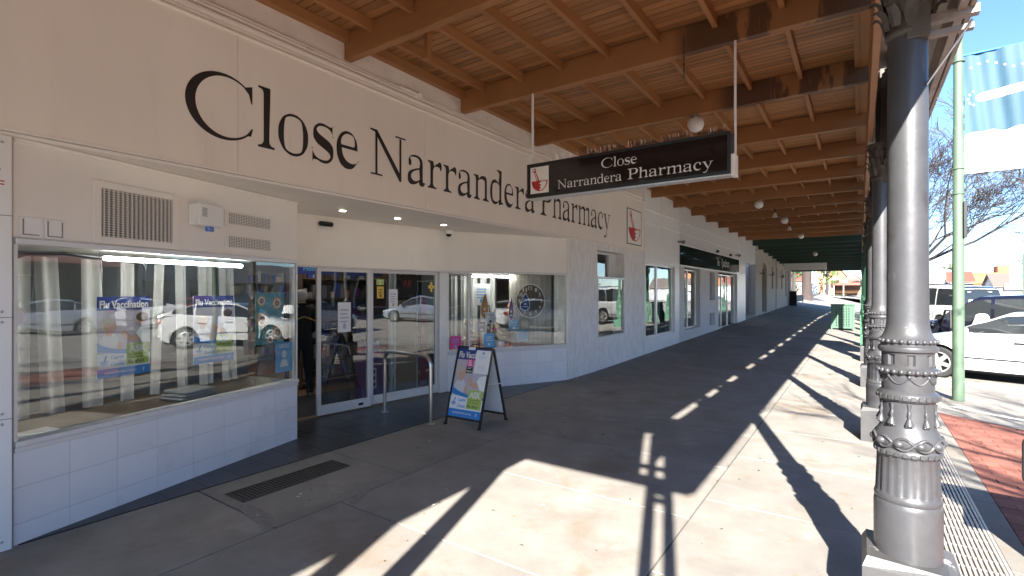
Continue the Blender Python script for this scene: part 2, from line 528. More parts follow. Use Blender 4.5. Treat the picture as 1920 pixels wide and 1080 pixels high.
def serif_glyph(ch, thin=.040):
    thin = {'s': .027, 'c': .033, 'e': .041, 'a': .038}.get(ch, thin)
    """a light roman letter: (advance, list of (verts, faces)) at size 1"""
    if ch == 'N':
        P = []
        P.append([(.115, .02), (.155, .02), (.155, .62), (.115, .66)])
        P.append([(.585, .0), (.625, .0), (.625, .645), (.585, .645)])
        P.append([(.02, .676), (.15, .676), (.625, .06), (.625, -.02), (.585, -.02), (.10, .64), (.02, .652)])
        P.append([(.03, 0), (.245, 0), (.245, .024), (.03, .024)])
        P.append([(.50, .676), (.50, .652), (.71, .652), (.71, .676)])
        return .74, [([(x, y, 0) for x, y in q], [tuple(range(len(q)))]) for q in P]
    if ch == 'C':
        ou = [(.372 + .352 * cos(a), .33 + .346 * sin(a)) for a in [radians(52 + 262 * i / 44) for i in range(45)]]
        inn = [(.407 + .297 * cos(a), .332 + .314 * sin(a)) for a in [radians(312 - 256 * i / 44) for i in range(45)]]
        q = ou + [(.648, .085), (.668, .175), (.652, .165)] + inn + [(.625, .535), (.650, .440), (.662, .440), (.660, .630)]
        return .70, [([(x, y, 0) for x, y in q], [tuple(range(len(q)))])]
    if ch == 'y':
        P = [[(.045, .445), (.135, .445), (.285, .09), (.245, 0)],
             [(.245, .0), (.285, .09), (.42, .445), (.385, .445)],
             [(.245, .0), (.275, .05), (.22, -.10), (.17, -.185), (.10, -.215), (.045, -.19), (.05, -.15), (.11, -.16), (.17, -.12), (.215, -.05)],
             [(.0, .43), (.19, .43), (.19, .452), (.0, .452)],
             [(.31, .43), (.475, .43), (.475, .452), (.31, .452)]]
        return .49, [([(x, y, 0) for x, y in q], [tuple(range(len(q)))]) for q in P]
    cu = bpy.data.curves.new('lettering', 'FONT')
    cu.body = MBOLD[ch]; cu.size = 1; cu.resolution_u = 4
    o = bpy.data.objects.new('lettering', cu); COL.objects.link(o)
    dg = bpy.context.evaluated_depsgraph_get(); dg.update()
    c2 = o.evaluated_get(dg).to_curve(dg)
    # pull every outline point in along the x part of its normal: bold stems become light ones, hairlines stay
    c3 = bpy.data.curves.new('lettering', 'CURVE'); c3.dimensions = '2D'; c3.fill_mode = 'FRONT'; c3.resolution_u = 5
    xs = []
    for s in c2.splines:
        n = len(s.bezier_points)
        ar = 0
        for i in range(n):
            a = s.bezier_points[i].co; b = s.bezier_points[(i + 1) % n].co
            ar += a.x * b.y - b.x * a.y
        ns = c3.splines.new('BEZIER'); ns.bezier_points.add(n - 1); ns.use_cyclic_u = True
        for i in range(n):
            p = s.bezier_points[i]; q = ns.bezier_points[i]

            def hdir(h, co, other, sg):
                d = (h - co)
                if d.length < 1e-5: d = (other - co)
                return d.normalized() * sg
            d1 = hdir(p.handle_right, p.co, s.bezier_points[(i + 1) % n].co, 1)
            d0 = hdir(p.handle_left, p.co, s.bezier_points[i - 1].co, -1)
            nrm = Vector((0, 0, 0)); 
            for d in (d0, d1): nrm += Vector((d.y, -d.x, 0))
            if nrm.length > 1e-6: nrm.normalize()
            # font outlines: outer contours clockwise or not, the fill lies on a fixed side
            sgn = serif_glyph.side
            dx = -sgn * nrm.x * thin
            off = Vector((dx, 0, 0))
            q.handle_left_type = q.handle_right_type = 'FREE'
            q.co = p.co + off; q.handle_left = p.handle_left + off; q.handle_right = p.handle_right + off
            xs.append(q.co.x)
    o.evaluated_get(dg).to_curve_clear()
    adv = None
    o2 = bpy.data.objects.new('lettering', c3); COL.objects.link(o2)
    dg = bpy.context.evaluated_depsgraph_get(); dg.update()
    me = bpy.data.meshes.new_from_object(o2.evaluated_get(dg))
    vs_ = [(v.co.x, v.co.y, 0) for v in me.vertices]; fs_ = [tuple(p.vertices) for p in me.polygons]
    bpy.data.objects.remove(o2); bpy.data.objects.remove(o); bpy.data.meshes.remove(me)
    x0 = min(v[0] for v in vs_)
    vs_ = [(v[0] - x0 + .02, v[1], 0) for v in vs_]
    adv = max(v[0] for v in vs_) + .022
    return adv, [(vs_, fs_)]


def glyph_side():
    cu = bpy.data.curves.new('lettering', 'FONT'); cu.body = MBOLD['l']
    o = bpy.data.objects.new('lettering', cu); COL.objects.link(o)
    dg = bpy.context.evaluated_depsgraph_get(); dg.update()
    c2 = o.evaluated_get(dg).to_curve(dg)
    s = c2.splines[0]; n = len(s.bezier_points)
    ar = sum(s.bezier_points[i].co.x * s.bezier_points[(i + 1) % n].co.y - s.bezier_points[(i + 1) % n].co.x * s.bezier_points[i].co.y for i in range(n))
    o.evaluated_get(dg).to_curve_clear(); bpy.data.objects.remove(o)
    return 1 if ar > 0 else -1     # counter-clockwise outer outline: outward normal is (dy, -dx)


serif_glyph.side = glyph_side()
_sg = {}


def serif_line(mb, s, x, y, w, cap, z):
    """serif text: width w, cap height cap, baseline y, in local plane coordinates, letters 2 mm apart in depth so none coincide"""
    parts = []; cx = 0
    for ch in s:
        if ch == ' ': cx += .30; continue
        if ch not in _sg: _sg[ch] = serif_glyph(ch)
        adv, pl = _sg[ch]
        parts.append((cx, pl)); cx += adv
    k = w / cx; kc = cap / .676
    for cx_, pl in parts:
        for i, (vs_, fs_) in enumerate(pl):
            mb.add([(x + (v[0] + cx_) * k, y + v[1] * kc, z + .0006 * i) for v in vs_], fs_)


def disc(cx, cy, rx, ry, n=20, a0=0, a1=2 * pi):
    return [(cx + rx * cos(a0 + (a1 - a0) * i / n), cy + ry * sin(a0 + (a1 - a0) * i / n)) for i in range(n if a1 - a0 > 6.28 else n + 1)]


def sheet(mb, poly, z):
    n = len(poly)
    a = sum(poly[i][0] * poly[(i + 1) % n][1] - poly[(i + 1) % n][0] * poly[i][1] for i in range(n))
    if a < 0: poly = poly[::-1]
    mb.add([(p[0], p[1], z) for p in poly], [tuple(range(n))])


def rect(x0, x1, y0, y1):
    return [(x0, y0), (x1, y0), (x1, y1), (x0, y1)]


def bez(p0, p1, p2, n=8):
    return [((1 - t) ** 2 * p0[0] + 2 * t * (1 - t) * p1[0] + t * t * p2[0], (1 - t) ** 2 * p0[1] + 2 * t * (1 - t) * p1[1] + t * t * p2[1]) for t in [i / n for i in range(n + 1)]]


def mortar_logo(fr, w, h, parent, frame_mat, board=True, name='logo'):
    """red mortar and pestle on a white card, w x h"""
    if board:
        MB(fr).prism(rect(0, w, 0, h), 0, .006).build('logo_border', frame_mat, parent)
    b = MB(fr); sheet(b, rect(.03 * w, .97 * w, .025 * h, .975 * h), .008); b.build('logo_card', m_cream2, parent)
    q = MB(fr)
    bl, br_, by, top = .10 * w, .92 * w, .10 * h, .47 * h
    cx = (bl + br_) / 2
    bowl = [(cx + (br_ - bl) / 2 * cos(a), top + (top - by) * sin(a)) for a in [pi + pi * i / 24 for i in range(25)]]
    sheet(q, bowl, .010)
    # pestle handle
    sheet(q, [(.36 * w, .47 * h), (.50 * w, .47 * h), (.30 * w, .83 * h), (.22 * w, .79 * h)], .010)
    sheet(q, disc(.24 * w, .86 * h, .085 * w, .075 * h), .0115)
    q.build('logo_bowl', m_red, parent)
    k = MB(fr)
    ins = [(cx + (br_ - bl) / 2 * .86 * cos(a), top - .03 * h + (top - by) * .84 * sin(a)) for a in [1.5 * pi + .5 * pi * i / 14 for i in range(15)]]
    zig = [(cx + .10 * w, top - .03 * h), (cx - .02 * w, top - .1 * h), (cx + .10 * w, top - .14 * h), (cx - .0 * w, top - .2 * h), (cx + .08 * w, top - .24 * h), (cx + .0 * w, top - .30 * h)]
    sheet(k, ins + zig, .012)
    sheet(k, disc(.225 * w, .87 * h, .045 * w, .04 * h), .013)
    sheet(k, [(.385 * w, .49 * h), (.43 * w, .49 * h), (.29 * w, .78 * h), (.265 * w, .77 * h)], .0122)
    k.build('logo_highlight', m_cream2, parent)


# ------------------------------------------------------------------ ground
def gz(x, y):
    return max(0, y - 10) * .018 * min(1, max(0, (.44 - x) / 5.09))


road = MB()
road.box(-400, 400, -300, 700, -.6, -.125)
setp(road.build('road', m_asph), kind='structure')

foot = MB()
ys = [-14 + i * 2 for i in range(52)]
xs_ = [-7.0, -4.65, -3.46, -1.05, .44]
for i in range(len(ys) - 1):
    for j in range(len(xs_) - 1):
        a, b, c, d = xs_[j], xs_[j + 1], ys[i], ys[i + 1]
        foot.add([(a, c, gz(a, c) - .02), (b, c, gz(b, c) - .02), (b, d, gz(b, d) - .02), (a, d, gz(a, d) - .02)], [(0, 1, 2, 3)])
footpath = setp(foot.build('footpath', m_joint), kind='structure')


def slab(x0, x1, y0, y1, g=.006, name='slab', mat=m_conc, parent=footpath, dz=0):
    x0 += g; x1 -= g; y0 += g; y1 -= g
    b = MB()
    c = .002
    t = [(x0, y0), (x1, y0), (x1, y1), (x0, y1)]
    ti = [(x0 + c, y0 + c), (x1 - c, y0 + c), (x1 - c, y1 - c), (x0 + c, y1 - c)]
    b.add([(x, y, gz(x, y) - .03) for x, y in t] + [(x, y, gz(x, y) - .004 + dz) for x, y in t] + [(x, y, gz(x, y) + dz) for x, y in ti],
          [(0, 1, 5, 4), (1, 2, 6, 5), (2, 3, 7, 6), (3, 0, 4, 7), (4, 5, 9, 8), (5, 6, 10, 9), (6, 7, 11, 10), (7, 4, 8, 11), (8, 9, 10, 11)])
    return b.build(name, mat, parent)


for x0, x1, off in ((-4.65, -3.46, .72), (-3.46, -1.05, -.03), (-1.05, .44, .41)):
    y = off - 1.3 * 8
    while y < 48:
        slab(x0, x1, y, y + 1.3, dz=random.uniform(-.0015, .0015)); y += 1.3
    b = MB()
    for i in range(20):
        a, c = y + i * 2, y + i * 2 + 2
        b.add([(x0, a, gz(x0, a)), (x1, a, gz(x1, a)), (x1, c, gz(x1, c)), (x0, c, gz(x0, c))], [(0, 1, 2, 3)])
    b.build('far_paving', m_conc, footpath)
# repaired strip beside the joint
b = MB(); b.prism([(-3.72, 1.99), (-3.50, 1.97), (-3.47, 2.03), (-3.62, 2.1), (-3.85, 2.13), (-4.12, 2.1), (-4.1, 2.04)], .0035, .005)
b.prism([(-3.47, 2.75), (-3.40, 2.6), (-3.30, 2.57), (-3.36, 2.66), (-3.44, 2.85), (-3.52, 2.9)], .0035, .005)
b.build('mortar_patch', m_patch, footpath)

# strip drain beside the columns
drain = thing('strip_drain', 'long slotted steel drain grate running beside the column bases', 'drain grate', (.6, 0, 0))
MB().box(.44, .76, -6, 9.4, -.14, -.09).build('channel', m_dark, drain)
fr_ = MB()
fr_.box(.441, .458, -6, 9.4, -.09, .001); fr_.box(.742, .759, -6, 9.4, -.09, .001); fr_.build('rim', m_grate, drain)
for i in range(11):
    x = .468 + i * .0255
    MB().box(x, x + .0155, -6, 9.4, -.03, -.001 + .0006 * (i % 2)).build('bar', m_grate, drain)
y = -5.9
while y < 9.3:
    MB().box(.459, .741, y, y + .012, -.03, -.006).build('cross_bar', m_grate, drain); y += .16

# edge strip, red brick bay and its kerb
edge = setp(MB().box(.76, .9, -8, 9.4, -.12, .0).build('edge_strip', m_kerb), kind='structure')
for i in range(12):
    MB().box(.762, .898, -6 + i * 1.28, -4.727 + i * 1.28, .0, .003).build('slab', m_conc, edge)
kerbp = [(.9, 9.28), (.9, 9.72), (1.78, 9.12), (3.75, 7.7), (4.1, 7.2), (4.1, -8), (3.75, -8), (3.75, 7.05), (3.55, 7.33), (1.62, 8.72)]
setp(MB().prism(kerbp, -.2, -.002).build('kerb', m_kerb), kind='structure')
setp(MB().box(-.2, .9, 9.4, 60, -.2, -.004).build('kerb_edge', m_kerb), kind='structure')
bay = setp(MB().prism([(.9, -8), (3.75, -8), (3.75, 7.05), (3.55, 7.33), (1.62, 8.72), (.9, 9.28)], -.2, -.018).build('brick_bay', m_joint), kind='structure')


def clip(poly, a, b, c):
    out = []
    n = len(poly)
    for i in range(n):
        p, q = poly[i], poly[(i + 1) % n]
        dp = a * p[0] + b * p[1] + c; dq = a * q[0] + b * q[1] + c
        if dp >= 0: out.append(p)
        if (dp >= 0) != (dq >= 0):
            t = dp / (dp - dq); out.append((p[0] + (q[0] - p[0]) * t, p[1] + (q[1] - p[1]) * t))
    return out


def halfplane(p, q):      # keeps the left of p->q
    a, b = -(q[1] - p[1]), q[0] - p[0]
    return a, b, -(a * p[0] + b * p[1])


nb = 0
L1 = halfplane((1.62, 8.72), (.9, 9.28)); 
rest = MB()
yy = 2.6
row = 0
while yy < 9.3:
    xx = .905 - (.115 if row % 2 else 0)
    while xx < 2.3:
        poly = rect(max(xx, .905) + .002, xx + .228, yy + .002, yy + .113)
        poly = clip(poly, *L1)
        poly = [p for p in poly]
        if len(poly) >= 3 and xx + .228 > .92:
            dz = random.uniform(-.003, .0015)
            if nb < 299 and yy > 3.0:
                MB().prism(poly, -.03, -.002 + dz).build('brick', m_brickp, bay); nb += 1
            else: rest.prism(poly, -.03, -.002 + dz)
        xx += .23
    yy += .115; row += 1
yy = -4
while yy < 7.0:
    xx = 2.3 if yy >= 2.6 else .905
    while xx < 3.7:
        rest.prism(rect(xx + .002, min(xx + .228, 3.74), yy + .002, yy + .113), -.03, -.003); xx += .23
    yy += .115
rest.build('brick_paving', m_brickp, bay, kind='stuff')

# angle parking lines
lines = MB()
for k in range(6):
    ox, oy = 1.2, 14.0 + k * 3.45 - 3.45
    d = Vector((.766, -.643, 0)); s = Vector((.643, .766, 0)) * .05
    p0 = Vector((ox, oy, -.119)); p1 = p0 + d * 5.2
    lines.add([tuple(p0 - s), tuple(p1 - s), tuple(p1 + s), tuple(p0 + s)], [(0, 1, 2, 3)])
setp(lines.build('parking_lines', m_line), kind='structure')

# ------------------------------------------------------------------ the pharmacy
W = -4.65
ph = thing('pharmacy', 'cream pharmacy shopfront with large serif lettering above the recessed entrance', 'shop', (W, 6, 0))
FW = Fr((W, 0, 0), (0, 1, 0))                      # main facade plane: x = Y, y = Z, z = towards the street
A_, B_ = (-4.65, .88), (-5.35, 3.384)
C_, D_ = (-6.08, 3.80), (-5.75, 6.42)
E_, G_ = (-5.57, 6.76), (-4.65, 8.61)


def plane(p, q, dz=0):
    f = Fr((p[0], p[1], 0), (q[0] - p[0], q[1] - p[1], 0))
    f.len = sqrt((q[0] - p[0]) ** 2 + (q[1] - p[1]) ** 2)
    return f


FL, FD, FR1, FR2 = plane(A_, B_), plane(C_, D_), plane(D_, E_), plane(E_, G_)
FRET = plane(B_, C_)

# fascia panels with their joints, lower edge trim and top bead
py = [-3.2, -.05, 2.355, 4.76, 7.2, 9.62, 12.05, 12.81]
MB().box(W - .32, W - .022, -3.2, 12.81, 2.76, 4.05).build('fascia_core', m_cream, ph)
fasc = None
for i in range(len(py) - 1):
    MB().box(W - .02, W, py[i] + .0015, py[i + 1] - .0015, 2.785, 4.03, .0015).build('fascia_panel', m_cream, ph)
tr = MB()
tr.box(W - .05, W + .012, -3.2, 12.81, 2.765, 2.783); tr.box(W - .06, W + .004, -3.2, 12.81, 2.735, 2.758)
tr.build('fascia_edge_trim', m_cream2, ph)
tr = MB(); tr.tube([(W + .004, -3.2, 4.04), (W + .004, 12.81, 4.04)], .017, 8); tr.box(W - .3, W + .01, 12.812, 12.85, 2.735, 4.06); tr.build('fascia_top_bead', m_cream, ph, smooth=50)
# roll mouldings between fascia and wall
mo = MB()
for z, r, dx in ((4.085, .026, .0), (4.13, .032, .012), (4.185, .026, .0), (4.215, .012, .008)):
    mo.tube([(W - .02 + dx, -3.2, z), (W - .02 + dx, 12.7, z)], r, 10)
mo.build('roll_moulding', m_mould, ph, smooth=60)
MB().box(W - .3, W - .03, -3.2, 12.81, 4.05, 4.75).build('parapet_wall', m_rough2, ph)
# lettering
q = MB(FW)
serif_line(q, 'Close', 1.90, 3.065, 3.72 - 1.90, .575, .003)
serif_line(q, 'Narrandera', 3.84, 3.065, 7.46 - 3.84, .53, .003)
serif_line(q, 'Pharmacy', 7.60, 3.065, 10.66 - 7.60, .54, .003)
q.build('sign_lettering', m_ink, ph)

# pilaster at the left with its sheet metal cover
pil = thing('pilaster_sign', 'white sheet metal pilaster with a red letter near its top', 'pilaster', (W, .5, 0))
MB().box(W - .3, W + .03, -.7, .868, -.02, 2.73, .004).build('cover', m_white, pil)
s_ = MB()
for z in (.86, 1.53, 2.2):
    s_.box(W + .031, W + .033, -.7, .868, z, z + .003)
s_.build('sheet_seam', m_dark, pil)
s_ = MB()
for z in (.9, .83, 2.68, .06, 1.57, 1.5):
    s_.ell((W + .031, .82, z), (.006, .009, .009), 8, 5)
s_.build('screw', m_steel, pil, smooth=60)
fp = FW.at(0, 0, .034)
s_ = MB(fp); serif_line(s_, 'a', .745, 2.49, .075, .16, 0); s_.add([(.5, 2.40, 0), (.83, 2.40, 0), (.83, 2.408, 0), (.5, 2.408, 0)], [(0, 1, 2, 3)])
s_.add([(.5, 2.42, 0), (.83, 2.42, 0), (.83, 2.428, 0), (.5, 2.428, 0)], [(0, 1, 2, 3)])
s_.build('red_letter', m_red, pil)


# risers, sills, panes, head panels
def window_bay(fr, n, label, h0=.62, zt=2.02, ztop=2.735, parent=ph, backing=True, tiles=True):
    Lx = fr.len
    MB(fr).box(0, Lx, -.02, h0, -.12, -.004).build('riser_core', m_grout, parent)
    rows = [(0.0, .135), (.137, .38), (.382, h0)]
    for z0, z1 in rows:
        for k in range(n):
            a = Lx * k / n; c = Lx * (k + 1) / n
            MB(fr).box(a + .0012, c - .0012, z0 + .0012, z1 - .0012, -.012, 0, .0012).build('tile', m_walltile, parent)
    sl_ = MB(fr); sl_.box(0, Lx, h0, h0 + .035, -.1, .018, .003); sl_.box(0, Lx, h0 + .037, h0 + .075, -.09, .03, .004)
    sl_.build('sill', m_aluw, parent)
    fm = MB(fr); fm.box(0, Lx, zt, zt + .04, -.06, .03, .003); fm.box(0, .02, h0 + .075, zt, -.05, .004); fm.box(Lx - .02, Lx, h0 + .075, zt, -.05, .004)
    wf = fm.build('window_frame', m_aluw, parent)
    p_ = MB(fr)
    if label == 'left':      # pane deliberately turned in its frame to shift the reflected cars sideways
        p_.add([(.02, h0 + .075, -.062), (Lx - .02, h0 + .075, -.012), (Lx - .02, zt, -.012), (.02, zt, -.062), (.02, h0 + .075, -.054), (Lx - .02, h0 + .075, -.004), (Lx - .02, zt, -.004), (.02, zt, -.054)],
               [(3, 2, 1, 0), (4, 5, 6, 7), (0, 1, 5, 4), (1, 2, 6, 5), (2, 3, 7, 6), (3, 0, 4, 7)])
    else: p_.box(.02, Lx - .02, h0 + .075, zt, -.036, -.028)
    p_.build('pane', m_glass, wf)
    MB(fr).box(0, Lx, zt + .04, ztop, -.3, 0, .003).build('head_panel', m_cream2, parent)
    MB(fr).box(0, Lx, ztop - .03, ztop - .004, .0, .012).build('head_trim', m_cream2, parent)


window_bay(FL, 8, 'left')
window_bay(FR1, 1, 'r1')
window_bay(FR2, 6, 'r2')
# return of the left bay towards the door
MB(FRET).box(0, FRET.len, 0, .695, -.04, 0).build('return_riser', m_walltile, ph)
MB(FRET).box(0.02, FRET.len, .695, 2.05, -.03, -.022).build('return_pane', m_glass, ph)
MB(FRET).box(0, FRET.len, 2.05, 2.735, -.1, 0).build('return_head', m_cream2, ph)
# soffit of the recess
sof = [(W - .05, .3), (W - .05, 9.2), (-6.4, 6.6), (-6.4, 3.4), (-5.6, .3)]
MB().prism([(p[0], p[1]) for p in sof], 2.737, 2.757).build('soffit', m_cream2, ph)
for x, y in ((-5.42, 4.06), (-5.36, 4.93), (-5.28, 5.8)):
    d = MB(); d.lathe([(.05, 2.7305), (.052, 2.7365)], 20, (x, y)); dl = d.build('downlight', m_white, ph)
    d = MB(); d.lathe([(.038, 2.7275), (.038, 2.7304)], 20, (x, y)); d.build('lit_lens', m_down, dl)
# header above the doors and the door leaves
MB(FD).box(0, FD.len, 2.055, 2.735, -.2, 0).build('door_header', m_cream2, ph)
MB(FD).box(-.02, FD.len, 2.03, 2.054, -.08, .03).build('door_track', m_aluw, ph)


def leaf(s0, s1, z, name, mat=m_glassd, bottom=.13, top=.05):
    f = MB(FD); t = .045
    f.box(s0, s0 + .055, .02, 2.028, z - t, z, .003); f.box(s1 - .055, s1, .02, 2.028, z - t, z, .003)
    f.box(s0 + .055, s1 - .055, .02, .02 + bottom, z - t, z, .003); f.box(s0 + .055, s1 - .055, 2.028 - top, 2.028, z - t, z, .003)
    lf = f.build(name, m_aluw, ph)
    MB(FD).box(s0 + .055, s1 - .055, .02 + bottom, 2.028 - top, z - .028, z - .02).build('pane', mat, lf)
    return lf


lf1 = leaf(.31, 1.14, .02, 'sliding_door')
lf2 = leaf(1.16, 2.46, -.04, 'fixed_door_panel')
MB(FD).box(.93, 1.01, .06, .095, .0205, .0225).build('floor_lock', m_dark, lf1)
b = MB(FD)
for z in (.95, 1.0): b.ell((.335, z, .021), (.008, .008, .006), 8, 5)
b.build('lock', m_steel, lf1)
MB(FD).box(2.462, FD.len, 0, 2.03, -.08, .004, .004).build('door_jamb', m_aluw, ph)
MB(FD).box(-.02, .06, 0, 2.03, -.09, -.04).build('left_jamb', m_aluw, ph)
MB(FD).box(0, FD.len, 0.0, .012, -.1, .04).build('threshold', m_plinth, ph)

# stucco end wall with its two-level window
st = MB()
st.box(W - .3, W, 8.63, 9.98, -.05, 2.735); st.box(W - .3, W, 11.5, 12.81, -.05, 2.735)
st.box(W - .3, W, 9.98, 11.5, -.05, .68); st.box(W - .3, W, 9.98, 11.5, 2.6, 2.735)
st.build('stucco_wall', m_rough, ph)
MB().box(W - .02, W + .02, 8.6, 8.65, .6, 2.73).build('corner_trim', m_cream2, ph)
wf = MB(); wf.box(W - .05, W + .015, 9.98, 11.5, .68, .72); wf.box(W - .05, W + .015, 9.98, 11.5, 1.99, 2.03)
wf.box(W - .05, W + .012, 9.98, 10.01, .72, 1.99); wf.box(W - .05, W + .012, 11.47, 11.5, .72, 1.99)
wo = wf.build('window_frame', m_aluw, ph)
MB().box(W - .03, W - .022, 10.01, 11.47, .72, 1.99).build('pane', m_glass, wo)
wf = MB(); wf.box(W - .28, W - .22, 9.98, 11.5, 2.56, 2.6); wf.box(W - .28, W - .22, 11.1, 11.5, 2.03, 2.56); wf.box(W - .28, W - .22, 9.98, 10.02, 2.03, 2.56)
wo = wf.build('window_frame', m_aluw, ph)
MB().box(W - .26, W - .252, 10.02, 11.1, 2.03, 2.56).build('pane', m_glass, wo)

# entry tiles
entry = setp(MB().prism([(W, .9), (W, 8.6), (-5.75, 6.42), (-6.1, 3.8), (-5.35, 3.384)], -.03, -.006).build('entry_floor', m_joint), kind='structure')
row = 0
y = .3
while y < 8.7:
    x = W
    k = 0
    while x > -6.5:
        x1 = x; x0 = x - .6 if not (row % 2 and k == 0) else x - .3
        poly = rect(x0 + .002, x1 - .002, y + .002, y + .298)
        ok = poly
        if y < 3.384: ok = clip(ok, *halfplane(B_, A_))
        ok = clip(ok, *halfplane(G_, E_)); ok = clip(ok, *halfplane(E_, D_)); ok = clip(ok, *halfplane(D_, C_))
        if len(ok) >= 3:
            ar = abs(sum(ok[i][0] * ok[(i + 1) % len(ok)][1] - ok[(i + 1) % len(ok)][0] * ok[i][1] for i in range(len(ok)))) / 2
            if ar > .002: MB().prism(ok, -.01, .003).build('tile', m_tilefloor, entry)
        x = x0; k += 1
    y += .3; row += 1

# vents in the head panel of the left bay
v = MB(FL)
v.box(.47, 1.145, 2.065, 2.55, 0, .012); vf = None
g = thing('air_grille', 'large cream louvred air grille high on the shopfront', 'vent', FL(.8, 2.1, 0))
f = MB(FL); f.box(.47, .525, 2.07, 2.55, .001, .022, .003); f.box(1.09, 1.145, 2.07, 2.55, .001, .022, .003)
f.box(.525, 1.09, 2.07, 2.125, .001, .022, .003); f.box(.525, 1.09, 2.495, 2.55, .001, .022, .003); f.build('frame', m_cream2, g)
MB(FL).box(.525, 1.09, 2.125, 2.495, .0005, .002).build('shaft', m_dark, g)
for i in range(20):
    zz = 2.13 + i * .0185
    MB(FL).box(.525, 1.09, zz, zz + .0045, .006, .024).build('slat', m_cream2, g)
for i in range(16):
    xx = .545 + i * .0345
    MB(FL).box(xx, xx + .0050, 2.125, 2.495, .002, .018).build('upright', m_cream2, g)
for z0, lab in ((2.345, 'upper of two small mesh vents beside the alarm box'), (2.115, 'lower of two small mesh vents beside the alarm box')):
    g = thing('mesh_vent', lab, 'vent', FL(1.9, z0, 0), group='small mesh vents')
    f = MB(FL); f.box(1.625, 2.235, z0, z0 + .026, .001, .008, .002); f.box(1.625, 2.235, z0 + .134, z0 + .16, .001, .008, .002)
    f.box(1.625, 1.665, z0 + .026, z0 + .134, .001, .008); f.box(2.195, 2.235, z0 + .026, z0 + .134, .001, .008); f.build('frame', m_cream2, g)
    MB(FL).box(1.665, 2.195, z0 + .026, z0 + .134, .0005, .002).build('backing', m_dark, g)
    w_ = MB(FL)
    for i in range(26): w_.box(1.667 + i * .0204, 1.673 + i * .0204, z0 + .026, z0 + .134, .003, .006)
    for i in range(7): w_.box(1.665, 2.195, z0 + .03 + i * .0155, z0 + .036 + i * .0155, .0035, .0055)
    w_.build('mesh_screen', m_cream2, g)
# siren box
g = thing('alarm_box', 'white alarm siren box with blue strobe under it', 'alarm', FL(1.4, 2.3, 0))
MB(FL).box(1.245, 1.50, 2.30, 2.50, .001, .14, .012).build('casing', m_white, g, smooth=40)
l_ = MB(FL)
for i in range(7): l_.box(1.275, 1.325, 2.38 + i * .012, 2.386 + i * .012, .1405, .143)
l_.build('louvre', m_grey, g)
m_bluel = M('blue strobe lens', (.02, .12, .5), .15, var=0, coat=1)
l_ = MB(); c_ = FL(1.40, 0, .08); l_.lathe([(.030, 2.255), (.036, 2.265), (.036, 2.298)], 16, (c_.x, c_.y)); l_.build('strobe', m_bluel, g, smooth=50)
# two small bracket plates at the left
for k, x in enumerate((.03, .17)):
    g = thing('letter_plate', ('first' if k == 0 else 'second') + ' small worn white plate above the left display window', 'plate', FL(x, 2.1, 0), group='worn plates over the window')
    MB(FL).box(x, x + .12, 2.07, 2.21, .001, .012, .003).build('plate', m_white, g)
    s_ = MB(FL); s_.box(x + .012, x + .106, 2.085, 2.093, .0125, .014); s_.box(x + .012, x + .02, 2.093, 2.195, .0125, .014)
    if k: s_.box(x + .098, x + .106, 2.093, 2.195, .0125, .014)
    s_.build('groove', m_grimy, g)
# dome camera and entrance lamp
g = thing('dome_camera', 'white dome camera hanging under the entrance soffit', 'camera', (-5.68, 6.3, 2.735))
c_ = (-5.66, 6.34)
MB().lathe([(.062, 2.665), (.066, 2.68), (.066, 2.725), (.05, 2.736)], 20, c_).build('housing', m_white, g, smooth=40)
MB().lathe([(.008, 2.617), (.032, 2.625), (.047, 2.645), (.05, 2.664)], 20, c_).build('dome', m_blackgl, g, smooth=60)
g = thing('sensor_lamp', 'black door sensor on the header over the open doorway', 'sensor', FD(.42, 2.62, 0))
MB(FD).box(.33, .53, 2.60, 2.655, .001, .06, .015).build('sensor_case', m_black, g, smooth=40)
MB(FD).box(.34, .52, 2.592, 2.599, .004, .05).build('sensor_lens', m_blackgl, g)

# second mortar sign on the fascia
g = thing('emblem_board', 'cream board with red mortar and pestle at the end of the fascia', 'sign', (W, 12.1, 2.9))
mortar_logo(FW.at(11.64, 2.87, .003), .97, .88, g, m_ink)

# ------------------------------------------------------------------ shop interior
shop = thing('shop_room', 'dim pharmacy interior behind the doors and display windows', 'room', (-9, 6, 0))
r = MB()
r.box(-13.2, -13, -1, 13, 0, 2.8); r.box(-13, W - .4, -1.1, -1, 0, 2.8); r.box(-13, W - .35, 12.85, 12.95, 0, 2.8)
r.build('back_wall', m_int, shop)
MB().box(-13, W - .13, -1, 12.8, -.06, -.032).build('shop_floor', m_intf, shop)
MB().prism([(-13, -1), (W - .31, -1), (W - .31, .5), (-5.75, 1.0), (-6.45, 3.4), (-6.45, 6.7), (-5.0, 9.3), (W - .31, 9.4), (W - .31, 12.8), (-13, 12.8)], 2.74, 2.78).build('shop_ceiling', m_int, shop)
MB(FD).box(0, 2.4, .0, .008, -1.5, -.12).build('door_mat', m_mat, shop)
for i, (x, y0, y1) in enumerate(((-7.6, 4.2, 6.6), (-9.2, 2.5, 5.0), (-9.2, 6.0, 8.5), (-11, 3, 7))):
    t_ = MB(); t_.box(x - .03, x + .03, y0, y1, 2.66, 2.70)
    t_.build('ceiling_tube', m_tube2, shop)
